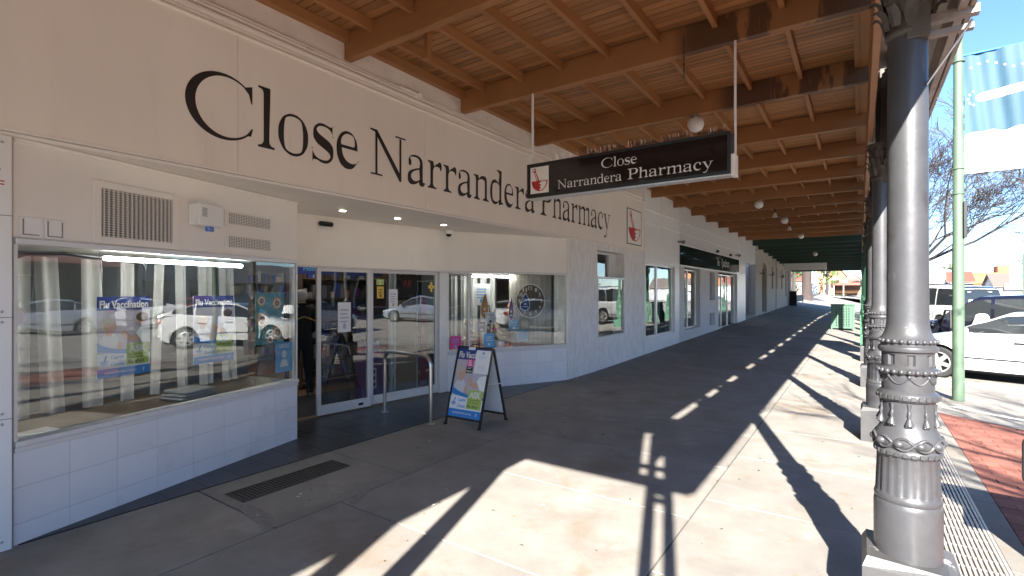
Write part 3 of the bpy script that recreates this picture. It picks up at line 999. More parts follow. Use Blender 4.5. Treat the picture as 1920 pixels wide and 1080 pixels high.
# shelving with small stock
shelf_labels = ['dark shelving of small stock seen through the sliding door', 'dark shelving of small stock behind the fixed door glass', 'tall stock shelving against the back of the shop']
cols = [m_back, m_navy, m_brickp, m_shelf, m_joint, m_purple, m_int, m_grey, m_shelf, m_hairb, m_skinp]
for i, (x0, x1, y0, y1) in enumerate(((-8.6, -8.1, 5.2, 6.8), (-8.4, -7.9, 7.0, 9.0), (-12.6, -12.1, 2.0, 11))):
    g = thing('stock_shelves', shelf_labels[i], 'shelves', ((x0 + x1) / 2, (y0 + y1) / 2, 0))
    f = MB(); f.box(x0, x0 + .03, y0, y1, 0, 2.1); f.box(x0, x1, y0, y0 + .03, 0, 2.1); f.box(x0, x1, y1 - .03, y1, 0, 2.1)
    f.build('carcass', m_shelf, g)
    for k in range(6):
        z = .12 + k * .36
        MB().box(x0 + .031, x1, y0 + .031, y1 - .031, z, z + .025).build('shelf', m_shelf, g)
    st_ = MB()
    for k in range(6):
        z = .146 + k * .36; y = y0 + .06
        while y < y1 - .12:
            w_ = random.uniform(.05, .12); st_.m = random.randrange(len(cols))
            st_.box(x1 - .22, x1 - .02 - random.random() * .05, y, y + w_ * .9, z, z + random.uniform(.1, .28)); y += w_ + .008
    st_.build('stock', cols, g, kind='stuff')
# header boards with words over the aisle
for (y, s, lab) in ((5.35, 'Home Care', 'navy header board reading Home Care inside the shop'), (6.35, 'Continence', 'navy header board reading Continence inside the shop')):
    g = thing('header_board', lab, 'sign', (-7.9, y, 2.2))
    f = Fr((-7.8, y - .42, 2.0), (0, 1, 0))
    MB(f).box(0, .84, 0, .2, -.03, 0).build('board', m_navy, g)
    t_ = MB(f); text_in(t_, s, .12, .06, .6, .09, .001); t_.build('lettering', m_sky, g)
    hr = MB()
    hr.box(-7.83, -7.82, y - .3, y - .29, 2.2, 2.74); hr.box(-7.83, -7.82, y + .29, y + .3, 2.2, 2.74); hr.build('hanger', m_steel, g)

ORD = ['first', 'second', 'third', 'fourth', 'fifth', 'sixth', 'seventh', 'eighth', 'ninth']
# left bay: display floor, backing wall, sheer strips, things in it
bayl = thing('display_bay', 'left display window bay with brown floor and grey backing', 'display bay', FL(1.3, .6, -.4))
MB(FL).box(.0, 2.75, .50, .655, -1.05, -.121).build('display_floor', m_plinth, bayl)
MB(FL).box(-.1, 2.9, .66, 2.7, -1.1, -1.05).build('backing_wall', m_back, bayl)
MB(FL).box(-.05, 2.4, 2.04, 2.06, -1.04, -.31).build('bay_ceiling', m_cream2, bayl)
t_ = MB(FL); t_.tube([(.62, 1.965, -.10), (1.92, 1.965, -.10)], .018, 8); g = t_.build('tube_light', m_tube); setp(g, 'lit white fluorescent tube at the top of the left display window', 'light')
for i in range(9):
    x0 = .04 + i * .285 + random.uniform(-.02, .02); wd = random.uniform(.12, .17)
    vs_ = []; F = []
    n = 14
    lean = random.uniform(-.04, .04)
    for a in range(n + 1):
        for zz in (0, 1, 2, 3):
            t = a / n
            vs_.append((x0 + wd * t + lean * zz / 3, .67 + (1.99 - .67) * zz / 3, -.80 - .025 * sin(t * 9 + i) - .01 * zz * sin(i)))
    for a in range(n):
        for k in range(3): F.append((a * 4 + k, (a + 1) * 4 + k, (a + 1) * 4 + k + 1, a * 4 + k + 1))
    g = MB(FL).add(vs_, F).build('sheer_curtain', m_curt, smooth=80)
    setp(g, '%s white sheer curtain strip from the pilaster end of the left display window' % ORD[i], 'curtain', 'sheer curtain strips')
# cable and tray
g = MB(FL).tube([(-.0, 1.90, -.12), (.15, 1.965, -.16), (.4, 1.99, -.2), (.75, 1.965, -.22), (1.0, 1.945, -.22), (1.02, 1.90, -.22)], .012, 6).build('black_cable', m_black, smooth=60)
setp(g, 'black cable looping under the top of the left display window', 'cable')
g = MB(FL).box(.06, .38, .657, .675, -.36, -.2, .006).build('display_tray', m_paper); setp(g, 'flat pale tray on the floor of the left display window', 'tray')
g = MB(FL).prism([(.0, 1.42), (.085, 1.53), (.0, 1.66)], -.026, -.02).build('paper_arrow', m_paper); setp(g, 'white paper arrow stuck at the left edge of the window', 'sticker')
bk = thing('fabric_bundle', 'dark folded bundle lying on the left display window floor', 'bundle', FL(1.55, .66, -.4))
for k in range(3):
    MB(FL).box(1.38 + .02 * k, 1.78 - .015 * k, .657 + .03 * k, .685 + .03 * k, -.55, -.25, .012).build('fold', m_grey, bk, smooth=40)


def flu_poster(root, fr, w, h, cut=None):
    """vaccination poster: navy head, photo, logo, lime box, blue foot"""
    MB(fr).prism(rect(0, w, 0, h), -.004, 0).build('panel', m_paper, root)
    b = MB(fr); sheet(b, rect(0, w, .83 * h, h), .001); b.build('header', m_navy, root)
    b = MB(fr); sheet(b, rect(0, w, .30 * h, .83 * h), .001); b.build('picture', m_lilac, root)
    b = MB(fr)
    sheet(b, [(x * w, y * h) for x, y in [(.04, .83 - .52 + .05), (.05, .46), (.12, .53), (.3, .54), (.38, .48), (.42, .33), (.3, .31)]], .002)
    b.build('blouse', m_pattern, root)
    b = MB(fr)
    sheet(b, disc(.235 * w, .625 * h, .115 * w, .085 * h), .003)
    sheet(b, [(.16 * w, .58 * h), (.27 * w, .56 * h), (.26 * w, .51 * h), (.15 * w, .52 * h)], .0035)
    sheet(b, [(x * w, y * h) for x, y in [(.42, .56), (.5, .58), (.62, .50), (.80, .515), (.84, .46), (.70, .42), (.55, .44), (.47, .5)]], .003)
    sheet(b, [(x * w, y * h) for x, y in [(.38, .46), (.44, .42), (.45, .33), (.36, .34)]], .0032)
    b.build('skin', m_skinp, root)
    b = MB(fr); sheet(b, disc(.17 * w, .655 * h, .12 * w, .085 * h), .0025); sheet(b, disc(.20 * w, .695 * h, .10 * w, .04 * h), .0042); b.build('pale_hair', m_hairp, root)
    b = MB(fr); sheet(b, [(x * w, y * h) for x, y in [(.72, .53), (.80, .60), (.98, .62), (1, .60), (1, .40), (.88, .38), (.80, .45)]], .0045); b.build('white_sleeve', m_paper, root)
    b = MB(fr); sheet(b, disc(.80 * w, .70 * h, .09 * w, .055 * h), .0046); b.build('nurse_face', m_skinp, root)
    b = MB(fr); sheet(b, disc(.84 * w, .735 * h, .12 * w, .06 * h), .0052); b.build('brown_hair', m_hairb, root)
    b = MB(fr); sheet(b, bez((0, .43 * h), (.2 * w, .33 * h), (w, .30 * h)) + [(w, .27 * h)] + bez((w * .98, .27 * h), (.4 * w, .27 * h), (0, .33 * h)), .006); b.build('swoosh', m_blue, root)
    b = MB(fr); sheet(b, rect(0, w, .11 * h, .30 * h), .0056); b.build('logo_band', m_paper, root)
    b = MB(fr); sheet(b, rect(0, w, 0, .11 * h), .0063); b.build('foot_band', m_blue, root)
    b = MB(fr); sheet(b, rect(.53 * w, .97 * w, .13 * h, .40 * h), .0066); b.build('lime_box', m_lime, root)
    b = MB(fr)
    text_in(b, 'Flu Vaccination', .04 * w, .855 * h, .92 * w, .095 * h, .0075, .03)
    text_in(b, 'ASK', .57 * w, .285 * h, .36 * w, .095 * h, .0075, .045)
    text_in(b, 'capitalchemist.com.au', .12 * w, .035 * h, .6 * w, .045 * h, .0075, .005)
    text_in(b, 'f', .85 * w, .03 * h, .035 * w, .05 * h, .0075, .03)
    b.build('white_lettering', m_wink, root)
    b = MB(fr)
    text_in(b, 'Capital', .24 * w, .21 * h, .24 * w, .06 * h, .0078, .012)
    text_in(b, 'Chemist', .24 * w, .135 * h, .26 * w, .05 * h, .0078, .012)
    for q_ in range(3):
        rr = (.085 - .022 * q_)
        po = disc(.12 * w, .215 * h, rr * w, rr * h * .62, 10, pi + .2, 2 * pi - .2)
        pi_ = disc(.12 * w, .215 * h, (rr - .013) * w, (rr - .013) * h * .62, 10, pi + .2, 2 * pi - .2)
        sheet(b, po + pi_[::-1], .0078)
    sheet(b, [(.10 * w, .19 * h), (.13 * w, .19 * h), (.17 * w, .27 * h), (.145 * w, .275 * h)], .0079)
    b.build('blue_lettering', m_blue, root)
    b = MB(fr)
    text_in(b, 'our pharmacist', .56 * w, .245 * h, .36 * w, .026 * h, .0078, .004)
    text_in(b, 'today about your', .56 * w, .21 * h, .36 * w, .026 * h, .0078, .004)
    text_in(b, 'flu shot', .56 * w, .148 * h, .32 * w, .048 * h, .0078, .012)
    b.build('dark_lettering', m_ink, root)


for k, (x, w_, lab) in enumerate(((.625, .42, 'hanging flu vaccination poster in the middle of the left display window'), (1.46, .45, 'hanging flu vaccination poster nearest the painted hanging in the left window'))):
    g = thing('hanging_poster', lab, 'poster', FL(x, 1.0, -.25), group='hanging posters in the left window')
    flu_poster(g, FL.at(x, 1.00, -.20), w_, .66)
    c_ = MB(FL)
    for xx in (x + .05, x + w_ - .05):
        c_.tube([(xx, 1.66, -.202), (xx + (-.03 if xx < x + .2 else .03), 2.02, -.202)], .002, 4)
    c_.build('cord', m_black, g)

# painted hanging with rings of dots
g = thing('painted_hanging', 'multicoloured dotted cloth hanging at the door end of the left window', 'wall hanging', FL(2.3, 1.1, -.2))
fh = FL.at(2.13, 1.12, -.13)
MB(fh).prism(rect(0, .40, 0, .57), -.004, 0).build('cloth', M('teal cloth print', (.10, .33, .36), .8, var=.3, scale=9), g)
rng = random.Random(3)
b1, b2, b3 = MB(fh), MB(fh), MB(fh)
for i, (cx, cy, R) in enumerate(((.09, .27, .085), (.30, .45, .07), (.31, .12, .08), (.08, .48, .06), (.2, .05, .05))):
    for q_, bb in ((1, b1), (.75, b2), (.5, b3), (.25, b1)):
        sheet(bb, disc(cx, cy, R * q_, R * q_, 18), .001 + .001 * (1 - q_) + .0001 * i)
for i in range(90):
    cx, cy = rng.uniform(.01, .39), rng.uniform(.01, .56)
    sheet((b1, b2, b3)[i % 3], disc(cx, cy, .006, .006, 6), .0025 + i * .00001)
b1.build('orange_dots', m_orange, g); b2.build('cream_dots', m_cream2, g); b3.build('red_dots', m_brickp, g)
# pale blue card at the corner
g = thing('glass_card', 'pale blue leaflet with a drawn figure stuck on the left window corner', 'leaflet', FL(2.35, .9, 0))
fb = FL.at(2.30, .80, -.024)
MB(fb).prism(rect(0, .25, 0, .33), -.002, 0).build('card', m_sky, g)
b = MB(fb); sheet(b, disc(.125, .20, .035, .045), .001); sheet(b, [(.06, .06), (.19, .06), (.16, .14), (.09, .14)], .001)
for i in range(4): sheet(b, rect(.05, .2, .27 + i * .012, .276 + i * .012), .001)
b.build('card_print', m_paper, g)

# right bay
bayr = thing('display_bay', 'right display window bay with ribbed backing and brown floor', 'display bay', FR2(1, .6, -.5))
MB(FR2).box(-.1, 2.0, .5, .66, -1.0, -.121).build('display_floor', m_plinth, bayr)
MB(FR2).box(-.5, 1.05, .66, 2.7, -1.05, -1.0).build('backing_wall', m_back, bayr)
MB(FR2).box(-.2, 1.9, 2.04, 2.06, -.99, -.31).build('bay_ceiling', m_cream2, bayr)
MB(FR2).box(1.05, 2.02, .66, 2.7, -.5, -.47).build('backing_board', m_joint, bayr)
for i in range(32):
    x = 1.06 + i * .03
    MB(FR2).box(x, x + .011, .662, 2.03, -.469, -.45).build('slat', m_cream2, bayr)
for i in range(5):
    vs_ = []; F = []
    x0 = .02 + i * .2
    for a in range(11):
        for zz in (0, 1):
            t = a / 10; vs_.append((x0 + .13 * t, .67 + 1.33 * zz, -.85 - .02 * sin(t * 9 + i)))
    for a in range(10): F.append((a * 2, a * 2 + 2, a * 2 + 3, a * 2 + 1))
    g = MB(FR2).add(vs_, F).build('sheer_curtain', m_curt, smooth=80)
    setp(g, '%s white sheer curtain strip from the door end of the right display window' % ORD[i], 'curtain', 'sheer curtain strips at the right')
t_ = MB(FR2); t_.tube([(.25, 1.985, -.4), (1.1, 1.985, -.4)], .02, 8); g = t_.build('tube_light', m_tube); setp(g, 'lit white fluorescent tube at the top of the right display window', 'light')
# clock
g = thing('wall_clock', 'large round brown clock with pale numerals in the right display window', 'clock', FR2(1.62, 1.6, -.44))
fc_ = FR2.at(1.50, 1.52, -.445)
MB(fc_).prism(disc(0, 0, .33, .33, 40), 0, .02).build('face', M('brown clock face', (.14, .10, .065), .5), g)
b = MB(fc_)
po = disc(0, 0, .335, .335, 40); pi2 = disc(0, 0, .315, .315, 40)
for i in range(40):
    j = (i + 1) % 40
    b.add([po[i] + (.0215,), po[j] + (.0215,), pi2[j] + (.0215,), pi2[i] + (.0215,)], [(0, 1, 2, 3)])
for k in range(1, 13):
    a = pi / 2 - k * pi / 6
    s = str(k); ww = .05 * len(s)
    text_in(b, s, .25 * cos(a) - ww / 2, .25 * sin(a) - .035, ww * .9, .07, .021, .006)
b.build('numerals', m_cream2, g)
b = MB(fc_); b.tube([(0, 0, .024), (-.16, .10, .024)], .004, 5); b.tube([(0, 0, .024), (.10, .05, .024)], .005, 5); b.build('hand', m_cream2, g)


def card(name, label, cat, fr, x, y, w, h, z, m1, m2=None, lines=3, group=None):
    g = thing(name, label, cat, fr(x, y, z), group=group)
    f = fr.at(x, y, z)
    MB(f).prism(rect(0, w, 0, h), -.003, 0).build('card', m1, g)
    if m2:
        b = MB(f)
        for i in range(lines):
            sheet(b, rect(.18 * w, .82 * w - .1 * w * (i % 2), h * (.72 - .13 * i), h * (.72 - .13 * i) + h * .05), .001)
        sheet(b, disc(.5 * w, .2 * h, .14 * w, .1 * h, 14), .001)
        b.build('print', m2, g)
    return g


card('window_leaflet', 'pink and blue leaflet at the lower left of the right display window', 'leaflet', FR1, .05, .72, .20, .22, -.024, m_pink, m_sky, group='leaflets in the right window')
card('window_leaflet', 'blue leaflet with white lines at the bottom centre of the right window', 'leaflet', FR2, .30, .72, .20, .24, -.026, m_sky, m_paper, group='leaflets in the right window')
card('window_leaflet', 'light blue leaflet under the hanging teardrops in the right window', 'leaflet', FR2, .90, .99, .20, .19, -.2, m_sky, m_paper, 1, group='leaflets in the right window')
card('window_leaflet', 'light blue leaflet with drawn hands near the foot of the clock', 'leaflet', FR2, 1.02, .78, .22, .20, -.1, m_sky, m_skinp, 1, group='leaflets in the right window')
card('window_leaflet', 'navy square leaflet leaning behind the seated bears', 'leaflet', FR2, .30, .97, .17, .18, -.3, m_navy2, m_paper, 2, group='leaflets in the right window')
card('window_leaflet', 'white square leaflet with black emblem above the bears', 'leaflet', FR2, .34, 1.13, .20, .21, -.05, m_paper, m_ink, 1, group='leaflets in the right window')
card('window_poster', 'tall white poster with small blue writing in the right window', 'poster', FR2, .30, 1.45, .33, .40, -.45, m_paper, m_sky, 4)
card('small_parcel', 'small red and brown parcel beside the clock foot', 'parcel', FR2, .82, .80, .16, .13, -.35, m_brickp, m_orange, 1)


def teardrop(x, y, w, h, z, m1, label):
    g = thing('teardrop_card', label, 'hanging card', FR2(x, y, z), group='teardrop cards in the right window')
    f = FR2.at(x, y, z)

    def td(k):
        p = []
        for i in range(9): t = i / 8; p.append((w / 2 * k * sin(pi * .5 * (1 - t) + pi * .0) * (1), h * (.30 + .70 * t * k) if i else h * .3))
        right = bez((w / 2 * k, h * .3), (w / 2 * k, h * .62), (w * .08, h * (.5 + .5 * k)), 8)
        left = bez((w * .08, h * (.5 + .5 * k)), (-w * .35 * k, h * .75), (-w / 2 * k, h * .3), 8)
        bot = [(w / 2 * k * cos(a), h * .3 + h * .3 * k * sin(a)) for a in [pi + pi * i / 10 for i in range(1, 10)]]
        return right + left[1:] + bot
    MB(f).prism(td(1), -.004, 0).build('rim', m_paper, g)
    b = MB(f); sheet(b, td(.86), .001); b.build('drop', m1, g)
    b = MB(f); sheet(b, disc(0, h * .38, w * .12, h * .05, 12), .002); sheet(b, rect(-w * .25, w * .25, h * .22, h * .25), .002); b.build('print', m_paper, g)
    MB(f).tube([(w * .08, h, -.002), (w * .08, 2.02 - y, -.002)], .0015, 4).build('cord', m_paper, g)


teardrop(.36, 1.20, .17, .50, -.12, m_orange, 'orange teardrop card hanging at the left of the right window')
teardrop(.90, 1.16, .12, .46, -.12, m_purple, 'purple teardrop card hanging at the middle of the right window')
teardrop(1.22, 1.34, .22, .34, -.16, m_navy, 'navy teardrop card hanging in front of the clock')


def bear(x, z, y, s, label, face, name='teddy_bear', mat=None):
    m_ = mat or m_ted
    c = FR2(x, z, y)
    g = thing(name, label, 'soft toy', c)
    ang = atan2(FR2.ex.y, FR2.ex.x)

    def lc(px, py, pz): return (c.x + FR2.ex.x * px * s + FR2.en.x * py * s, c.y + FR2.ex.y * px * s + FR2.en.y * py * s, c.z + pz * s)
    MB().ell(lc(0, 0, .30), (.17 * s, .17 * s, .24 * s), 14, 10).build('body', m_, g, smooth=80)
    hd = MB().ell(lc(face * .05, .02, .66), (.16 * s, .16 * s, .15 * s), 14, 10).build('head', m_, g, smooth=80)
    MB().ell(lc(face * .17, .06, .62), (.07 * s, .07 * s, .06 * s), 10, 8).build('muzzle', m_, hd, smooth=80)
    MB().ell(lc(face * .235, .08, .64), (.02 * s, .02 * s, .02 * s), 8, 6).build('nose', m_black, hd, smooth=80)
    for d in (-1, 1):
        MB().ell(lc(face * .02 - .0, d * .11, .80), (.05 * s, .05 * s, .055 * s), 10, 7).build('ear', m_, hd, smooth=80)
        MB().tube([lc(.02 * face, d * .14, .46), lc(.14 * face, d * .19, .36), lc(.24 * face, d * .17, .28)], [.06 * s, .065 * s, .055 * s], 10).build('arm', m_, g, smooth=80)
        MB().tube([lc(.05 * face, d * .10, .13), lc(.26 * face, d * .14, .10), lc(.40 * face, d * .15, .12), lc(.43 * face, d * .15, .17)], [.08 * s, .085 * s, .075 * s, .06 * s], 10).build('leg', m_, g, smooth=80)
    return g


stool = thing('toy_stool', 'small white stool under the beige bear in the right window', 'stool', FR2(.12, .66, -.3))
MB(FR2).box(-.02, .26, .82, .85, -.42, -.2, .006).build('seat', m_paper, stool)
for dx in (.01, .21):
    for dz_ in (-.40, -.24):
        MB(FR2).box(dx, dx + .022, .657, .82, dz_, dz_ + .022).build('leg', m_paper, stool)
bear(.10, .85, -.31, .42, 'beige teddy bear sitting on the small white stool', 1)
bear(.66, .80, -.30, .42, 'beige teddy bear with pink collar sitting in the right window', 1)
g = MB(); cc = FR2(.66, .80 + .52 * .42, -.30); g.tube([(cc.x + .055 * cos(a), cc.y + .055 * sin(a), cc.z) for a in [2 * pi * i / 12 for i in range(13)]], .012, 6); setp(g.build('toy_collar', m_pink, smooth=60), 'pink collar round the neck of the seated bear', 'collar')
b_ = thing('toy_box', 'low box the second bear sits on in the right window', 'box', FR2(.66, .66, -.3))
MB(FR2).box(.53, .80, .657, .80, -.42, -.18, .004).build('carton', m_sky, b_)
MB(FR2).box(.60, .73, .657, .801, -.425, -.175).build('tape', m_paper, b_)
bear(1.0, 1.22, -.36, .30, 'orange striped tiger toy on the shelf stand in the right window', 0.3, 'plush_tiger', m_orange)
b_ = thing('toy_stand', 'slim stand carrying the tiger toy in the right window', 'stand', FR2(1.0, .66, -.36))
MB(FR2).box(.92, 1.08, 1.20, 1.22, -.44, -.28).build('top', m_brickp, b_); MB(FR2).box(.985, 1.015, .657, 1.2, -.375, -.345).build('post', m_shelf, b_)

# things behind the doors
def inpl(x0, x1, z0, z1, y, mat, name, label, cat, t=.02):
    o = MB(FD).box(x0, x1, z0, z1, y - t, y).build(name, mat); setp(o, label, cat); return o


pb = thing('pegboard', 'tan pegboard display panel standing behind the fixed door glass', 'pegboard', FD(2.0, 0, -.4))
MB(FD).box(1.80, 2.28, .03, 1.56, -.42, -.40).build('board', M('tan pegboard', (.40, .27, .15), .7, var=.06), pb)
h_ = MB(FD)
for i in range(14):
    for j in range(46):
        x = 1.82 + i * .0335 + (.0167 if j % 2 else 0); z = .05 + j * .033
        h_.add([(x, z, -.399), (x + .007, z, -.399), (x + .007, z + .007, -.399), (x, z + .007, -.399)], [(0, 1, 2, 3)])
h_.build('hole', m_dark, pb)
MB(FD).box(2.29, 2.31, .03, 1.62, -.42, -.39).build('edge', m_aluw, pb)
ds = thing('cosmetics_stand', 'tall magenta cosmetics stand behind the door glass', 'display stand', FD(1.35, 0, -.3))
MB(FD).box(1.06, 1.12, .03, 1.36, -.20, -.10).build('side_panel', m_purple, ds)
MB(FD).box(1.24, 1.62, .03, .70, -.55, -.35).build('plinth', m_purple, ds)
MB(FD).box(1.24, 1.62, .70, .74, -.56, -.34).build('shelf', m_pink, ds)
s_ = MB(FD)
for i in range(6): s_.box(1.27 + i * .055, 1.31 + i * .055, .742, .86 + .03 * (i % 3), -.5, -.44)
s_.build('bottles', m_sky, ds, kind='stuff')
b = MB(FD)
for i in range(2):
    for j in range(3): sheet(b, disc(1.33 + i * .09, .25 + j * .1, .033, .035, 14), -.348)
b.build('palette_pot', m_ink, ds)
b = MB(FD); sheet(b, rect(1.28, 1.47, .19, .51), -.3485); b.build('palette', m_paper, ds)
pr = thing('inner_post', 'white aluminium post standing between the inner doors', 'post', FD(1.72, 0, -.25))
MB(FD).box(1.66, 1.70, .02, 2.02, -.30, -.24).build('post', m_aluw, pr); MB(FD).box(1.72, 1.76, .02, 2.02, -.30, -.24).build('stop', m_aluw, pr)
pk = thing('pink_poster', 'deep pink advertising panel at the edge of the fixed door', 'poster', FD(2.38, .5, -.3))
MB(FD).box(2.33, 2.44, .1, 1.62, -.36, -.34).build('panel', M('deep pink print', (.30, .02, .08), .5, var=.3, scale=3), pk)
b = MB(FD); sheet(b, disc(2.385, 1.05, .045, .09), -.338); b.build('face_print', m_skinp, pk)
# stickers on the door glass
dz = -.056
card('door_notice', 'green and white notice at the top of the fixed door', 'notice', FD, 1.28, 1.80, .13, .09, dz, m_lime, m_paper, 2, 'notices on the doors')
g = card('door_notice', 'yellow notice under the green notice on the fixed door', 'notice', FD, 1.29, 1.60, .12, .18, dz, m_yellow, m_ink, 4, 'notices on the doors')
card('door_notice', 'white paper notice beside the yellow notice on the fixed door', 'notice', FD, 1.50, 1.44, .16, .30, dz, m_paper, m_lilac, 4, 'notices on the doors')
card('door_notice', 'white printed sheet taped to the sliding door glass', 'notice', FD, .62, 1.13, .20, .42, .003, m_paper, m_lilac, 4, 'notices on the doors')
g = thing('cross_sticker', 'yellow cross sticker on the fixed door glass', 'sticker', FD(2.30, 1.7, dz))
b = MB(FD); b.box(2.31, 2.35, 1.70, 1.86, dz - .002, dz); b.box(2.27, 2.309, 1.755, 1.805, dz - .002, dz); b.box(2.351, 2.39, 1.755, 1.805, dz - .002, dz); b.build('cross', m_yellow, g)
b = MB(FD); text_in(b, 'x', 2.318, 1.765, .024, .03, dz + .001); b.build('mark', m_ink, g)
g = thing('open_sticker', 'small white Open lettering on the sliding door glass', 'sticker', FD(.95, 1.45, .003))
b = MB(FD); text_in(b, 'Open', .93, 1.43, .13, .06, .003); b.build('lettering', m_paper, g)
g = thing('red_sign', 'dark sign with red letters behind the fixed door', 'sign', FD(2.2, 1.8, -.5))
MB(FD).box(2.05, 2.44, 1.66, 1.98, -.52, -.5).build('board', m_dark, g)
b = MB(FD); text_in(b, 'RE', 2.10, 1.78, .16, .11, -.499, .02); b.build('red_lettering', m_red, g)

# ------------------------------------------------------------------ verandah
ver = thing('verandah', 'brown timber verandah roof over the footpath in front of the shops', 'verandah', (.2, 13, 0))
bys = [3.52 + 1.97 * k for k in range(-2, 13)]
for k, y in enumerate(bys):
    MB().box(W - .02, .10, y, y + .09, 4.25, 4.545, .004).build('beam', m_beamwet if k in (3, 4) else m_beam, ver)
for k in range(len(bys) - 1):
    for j in range(8):
        x = -4.25 + j * .60 + random.uniform(-.01, .01)
        if x > .1: continue
        MB().box(x, x + .05, bys[k] + .092, bys[k + 1] - .002, 4.435, 4.545).build('joist', m_joist, ver)
    MB().box(W - .03, W + .06, bys[k] + .092, bys[k + 1] - .002, 4.44, 4.545).build('wall_plate', m_joist, ver)
    MB().box(.0, .098, bys[k] + .092, bys[k + 1] - .002, 4.43, 4.545).build('edge_plate', m_joist, ver)
MB().box(-3.93, -3.88, 4.0, 4.07, 4.26, 4.545).build('short_post', m_joist, ver)
y = 1.6
while y < 27.15:
    MB().box(W - .03, .11, y + .006, y + .095, 4.55 + random.uniform(0, .003), 4.566).build('lining_board', m_board, ver)
    y += .1
MB().box(W - .03, .11, -.62, 1.6, 4.55, 4.566).build('lining', m_board, ver)
MB().box(W - .03, .30, -.62, 27.2, 4.575, 4.60).build('roof_deck', m_roofg, ver)
MB().box(.075, .125, -.62, 27.2, 3.45, 3.98, .004).build('girder', m_beam, ver)
# skirt: corrugated iron hung outside the columns
def corrugate(x0, z0, x1, z1, y0, y1, name, mat, parent, axis='y', xf=None):
    n = int((y1 - y0) / .019); vs_ = []; F = []
    for i in range(n + 1):
        y = y0 + (y1 - y0) * i / n; o = .009 * sin(2 * pi * (y - y0) / .076)
        vs_ += [(x0 + o, y, z0), (x1 + o, y, z1)]
    F = [(2 * i, 2 * i + 2, 2 * i + 3, 2 * i + 1) for i in range(n)]
    b = MB(xf); b.add(vs_, F); return b.build(name, mat, parent, smooth=80)


corrugate(.31, 4.36, .41, 3.2, -.62, 27.2, 'skirt', m_cor, ver)
sk = MB(); sk.box(.385, .42, -.62, 27.2, 3.05, 3.22, .003); sk.build('skirt_board', m_grimy, ver)
MB().box(.33, .36, -.62, 27.2, 3.42, 3.50).build('batten', m_beam, ver)
MB().box(.43, .455, -.62, 27.2, 3.06, 3.13, .004).build('gutter', m_grimy, ver)
# filler blocks along the top of the skirt: daylight shows between them
fb_ = [(.62, .78), (.9, 1.2), (1.95, 2.15), (2.3, 2.8), (3.6, 3.95), (4.05, 4.7), (5.6, 5.9), (6.0, 6.5), (7.5, 8.0)]
yy = 8.9
while yy < 26:
    fb_.append((yy, yy + .35)); fb_.append((yy + .5, yy + .9)); yy += 1.97
f = MB()
for a, c in fb_: f.box(.285, .335, a, c, 4.36, 4.574)
f.build('filler_block', m_grimy, ver)
# end skirt (towards the narrower next verandah) with an opening near the corner
corrugate(-.62, 4.57, -.60, 3.08, -1.24, -.03, 'end_skirt', m_cor, ver, xf=lambda x, y, z: (y, x, z))
e_ = MB(); e_.box(-1.2, .42, -.66, -.622, 3.05, 3.2); e_.box(-1.2, .33, -.66, -.622, 4.05, 4.57); e_.box(.195, .42, -.64, -.60, 3.16, 4.57); e_.box(-.05, .2, -.64, -.625, 3.3, 3.38); e_.build('end_board', m_grimy, ver)
nv = thing('next_verandah', 'narrower verandah continuing behind the viewpoint', 'verandah', (-2, -5, 0))
MB().box(W, -1.2, -14, -.67, 4.57, 4.60).build('roof_deck', m_roofg, nv)
MB().box(-1.24, -1.2, -14, -.59, 3.05, 4.57).build('skirt', m_cor, nv)
# arms and tie rods at each column
CY = [-.7, 3.25, 7.2, 11.15, 15.1, 19.05, 23.0]
for y in CY[1:]:
    a = MB(); a.box(.26, .47, y - .03, y - .024, 3.03, 3.07); a.box(.26, .45, y - .03, y - .024, 2.96, 2.985); a.box(.26, .47, y - .0235, y + .02, 3.03, 3.036)
    a.box(.26, .45, y - .0235, y + .01, 2.96, 2.966)
    a.build('arm', m_grimy, ver)
    MB().tube([(.27, y - .045, 2.72), (.44, y - .05, 2.99)], .006, 6).build('tie_rod', m_steel, ver)

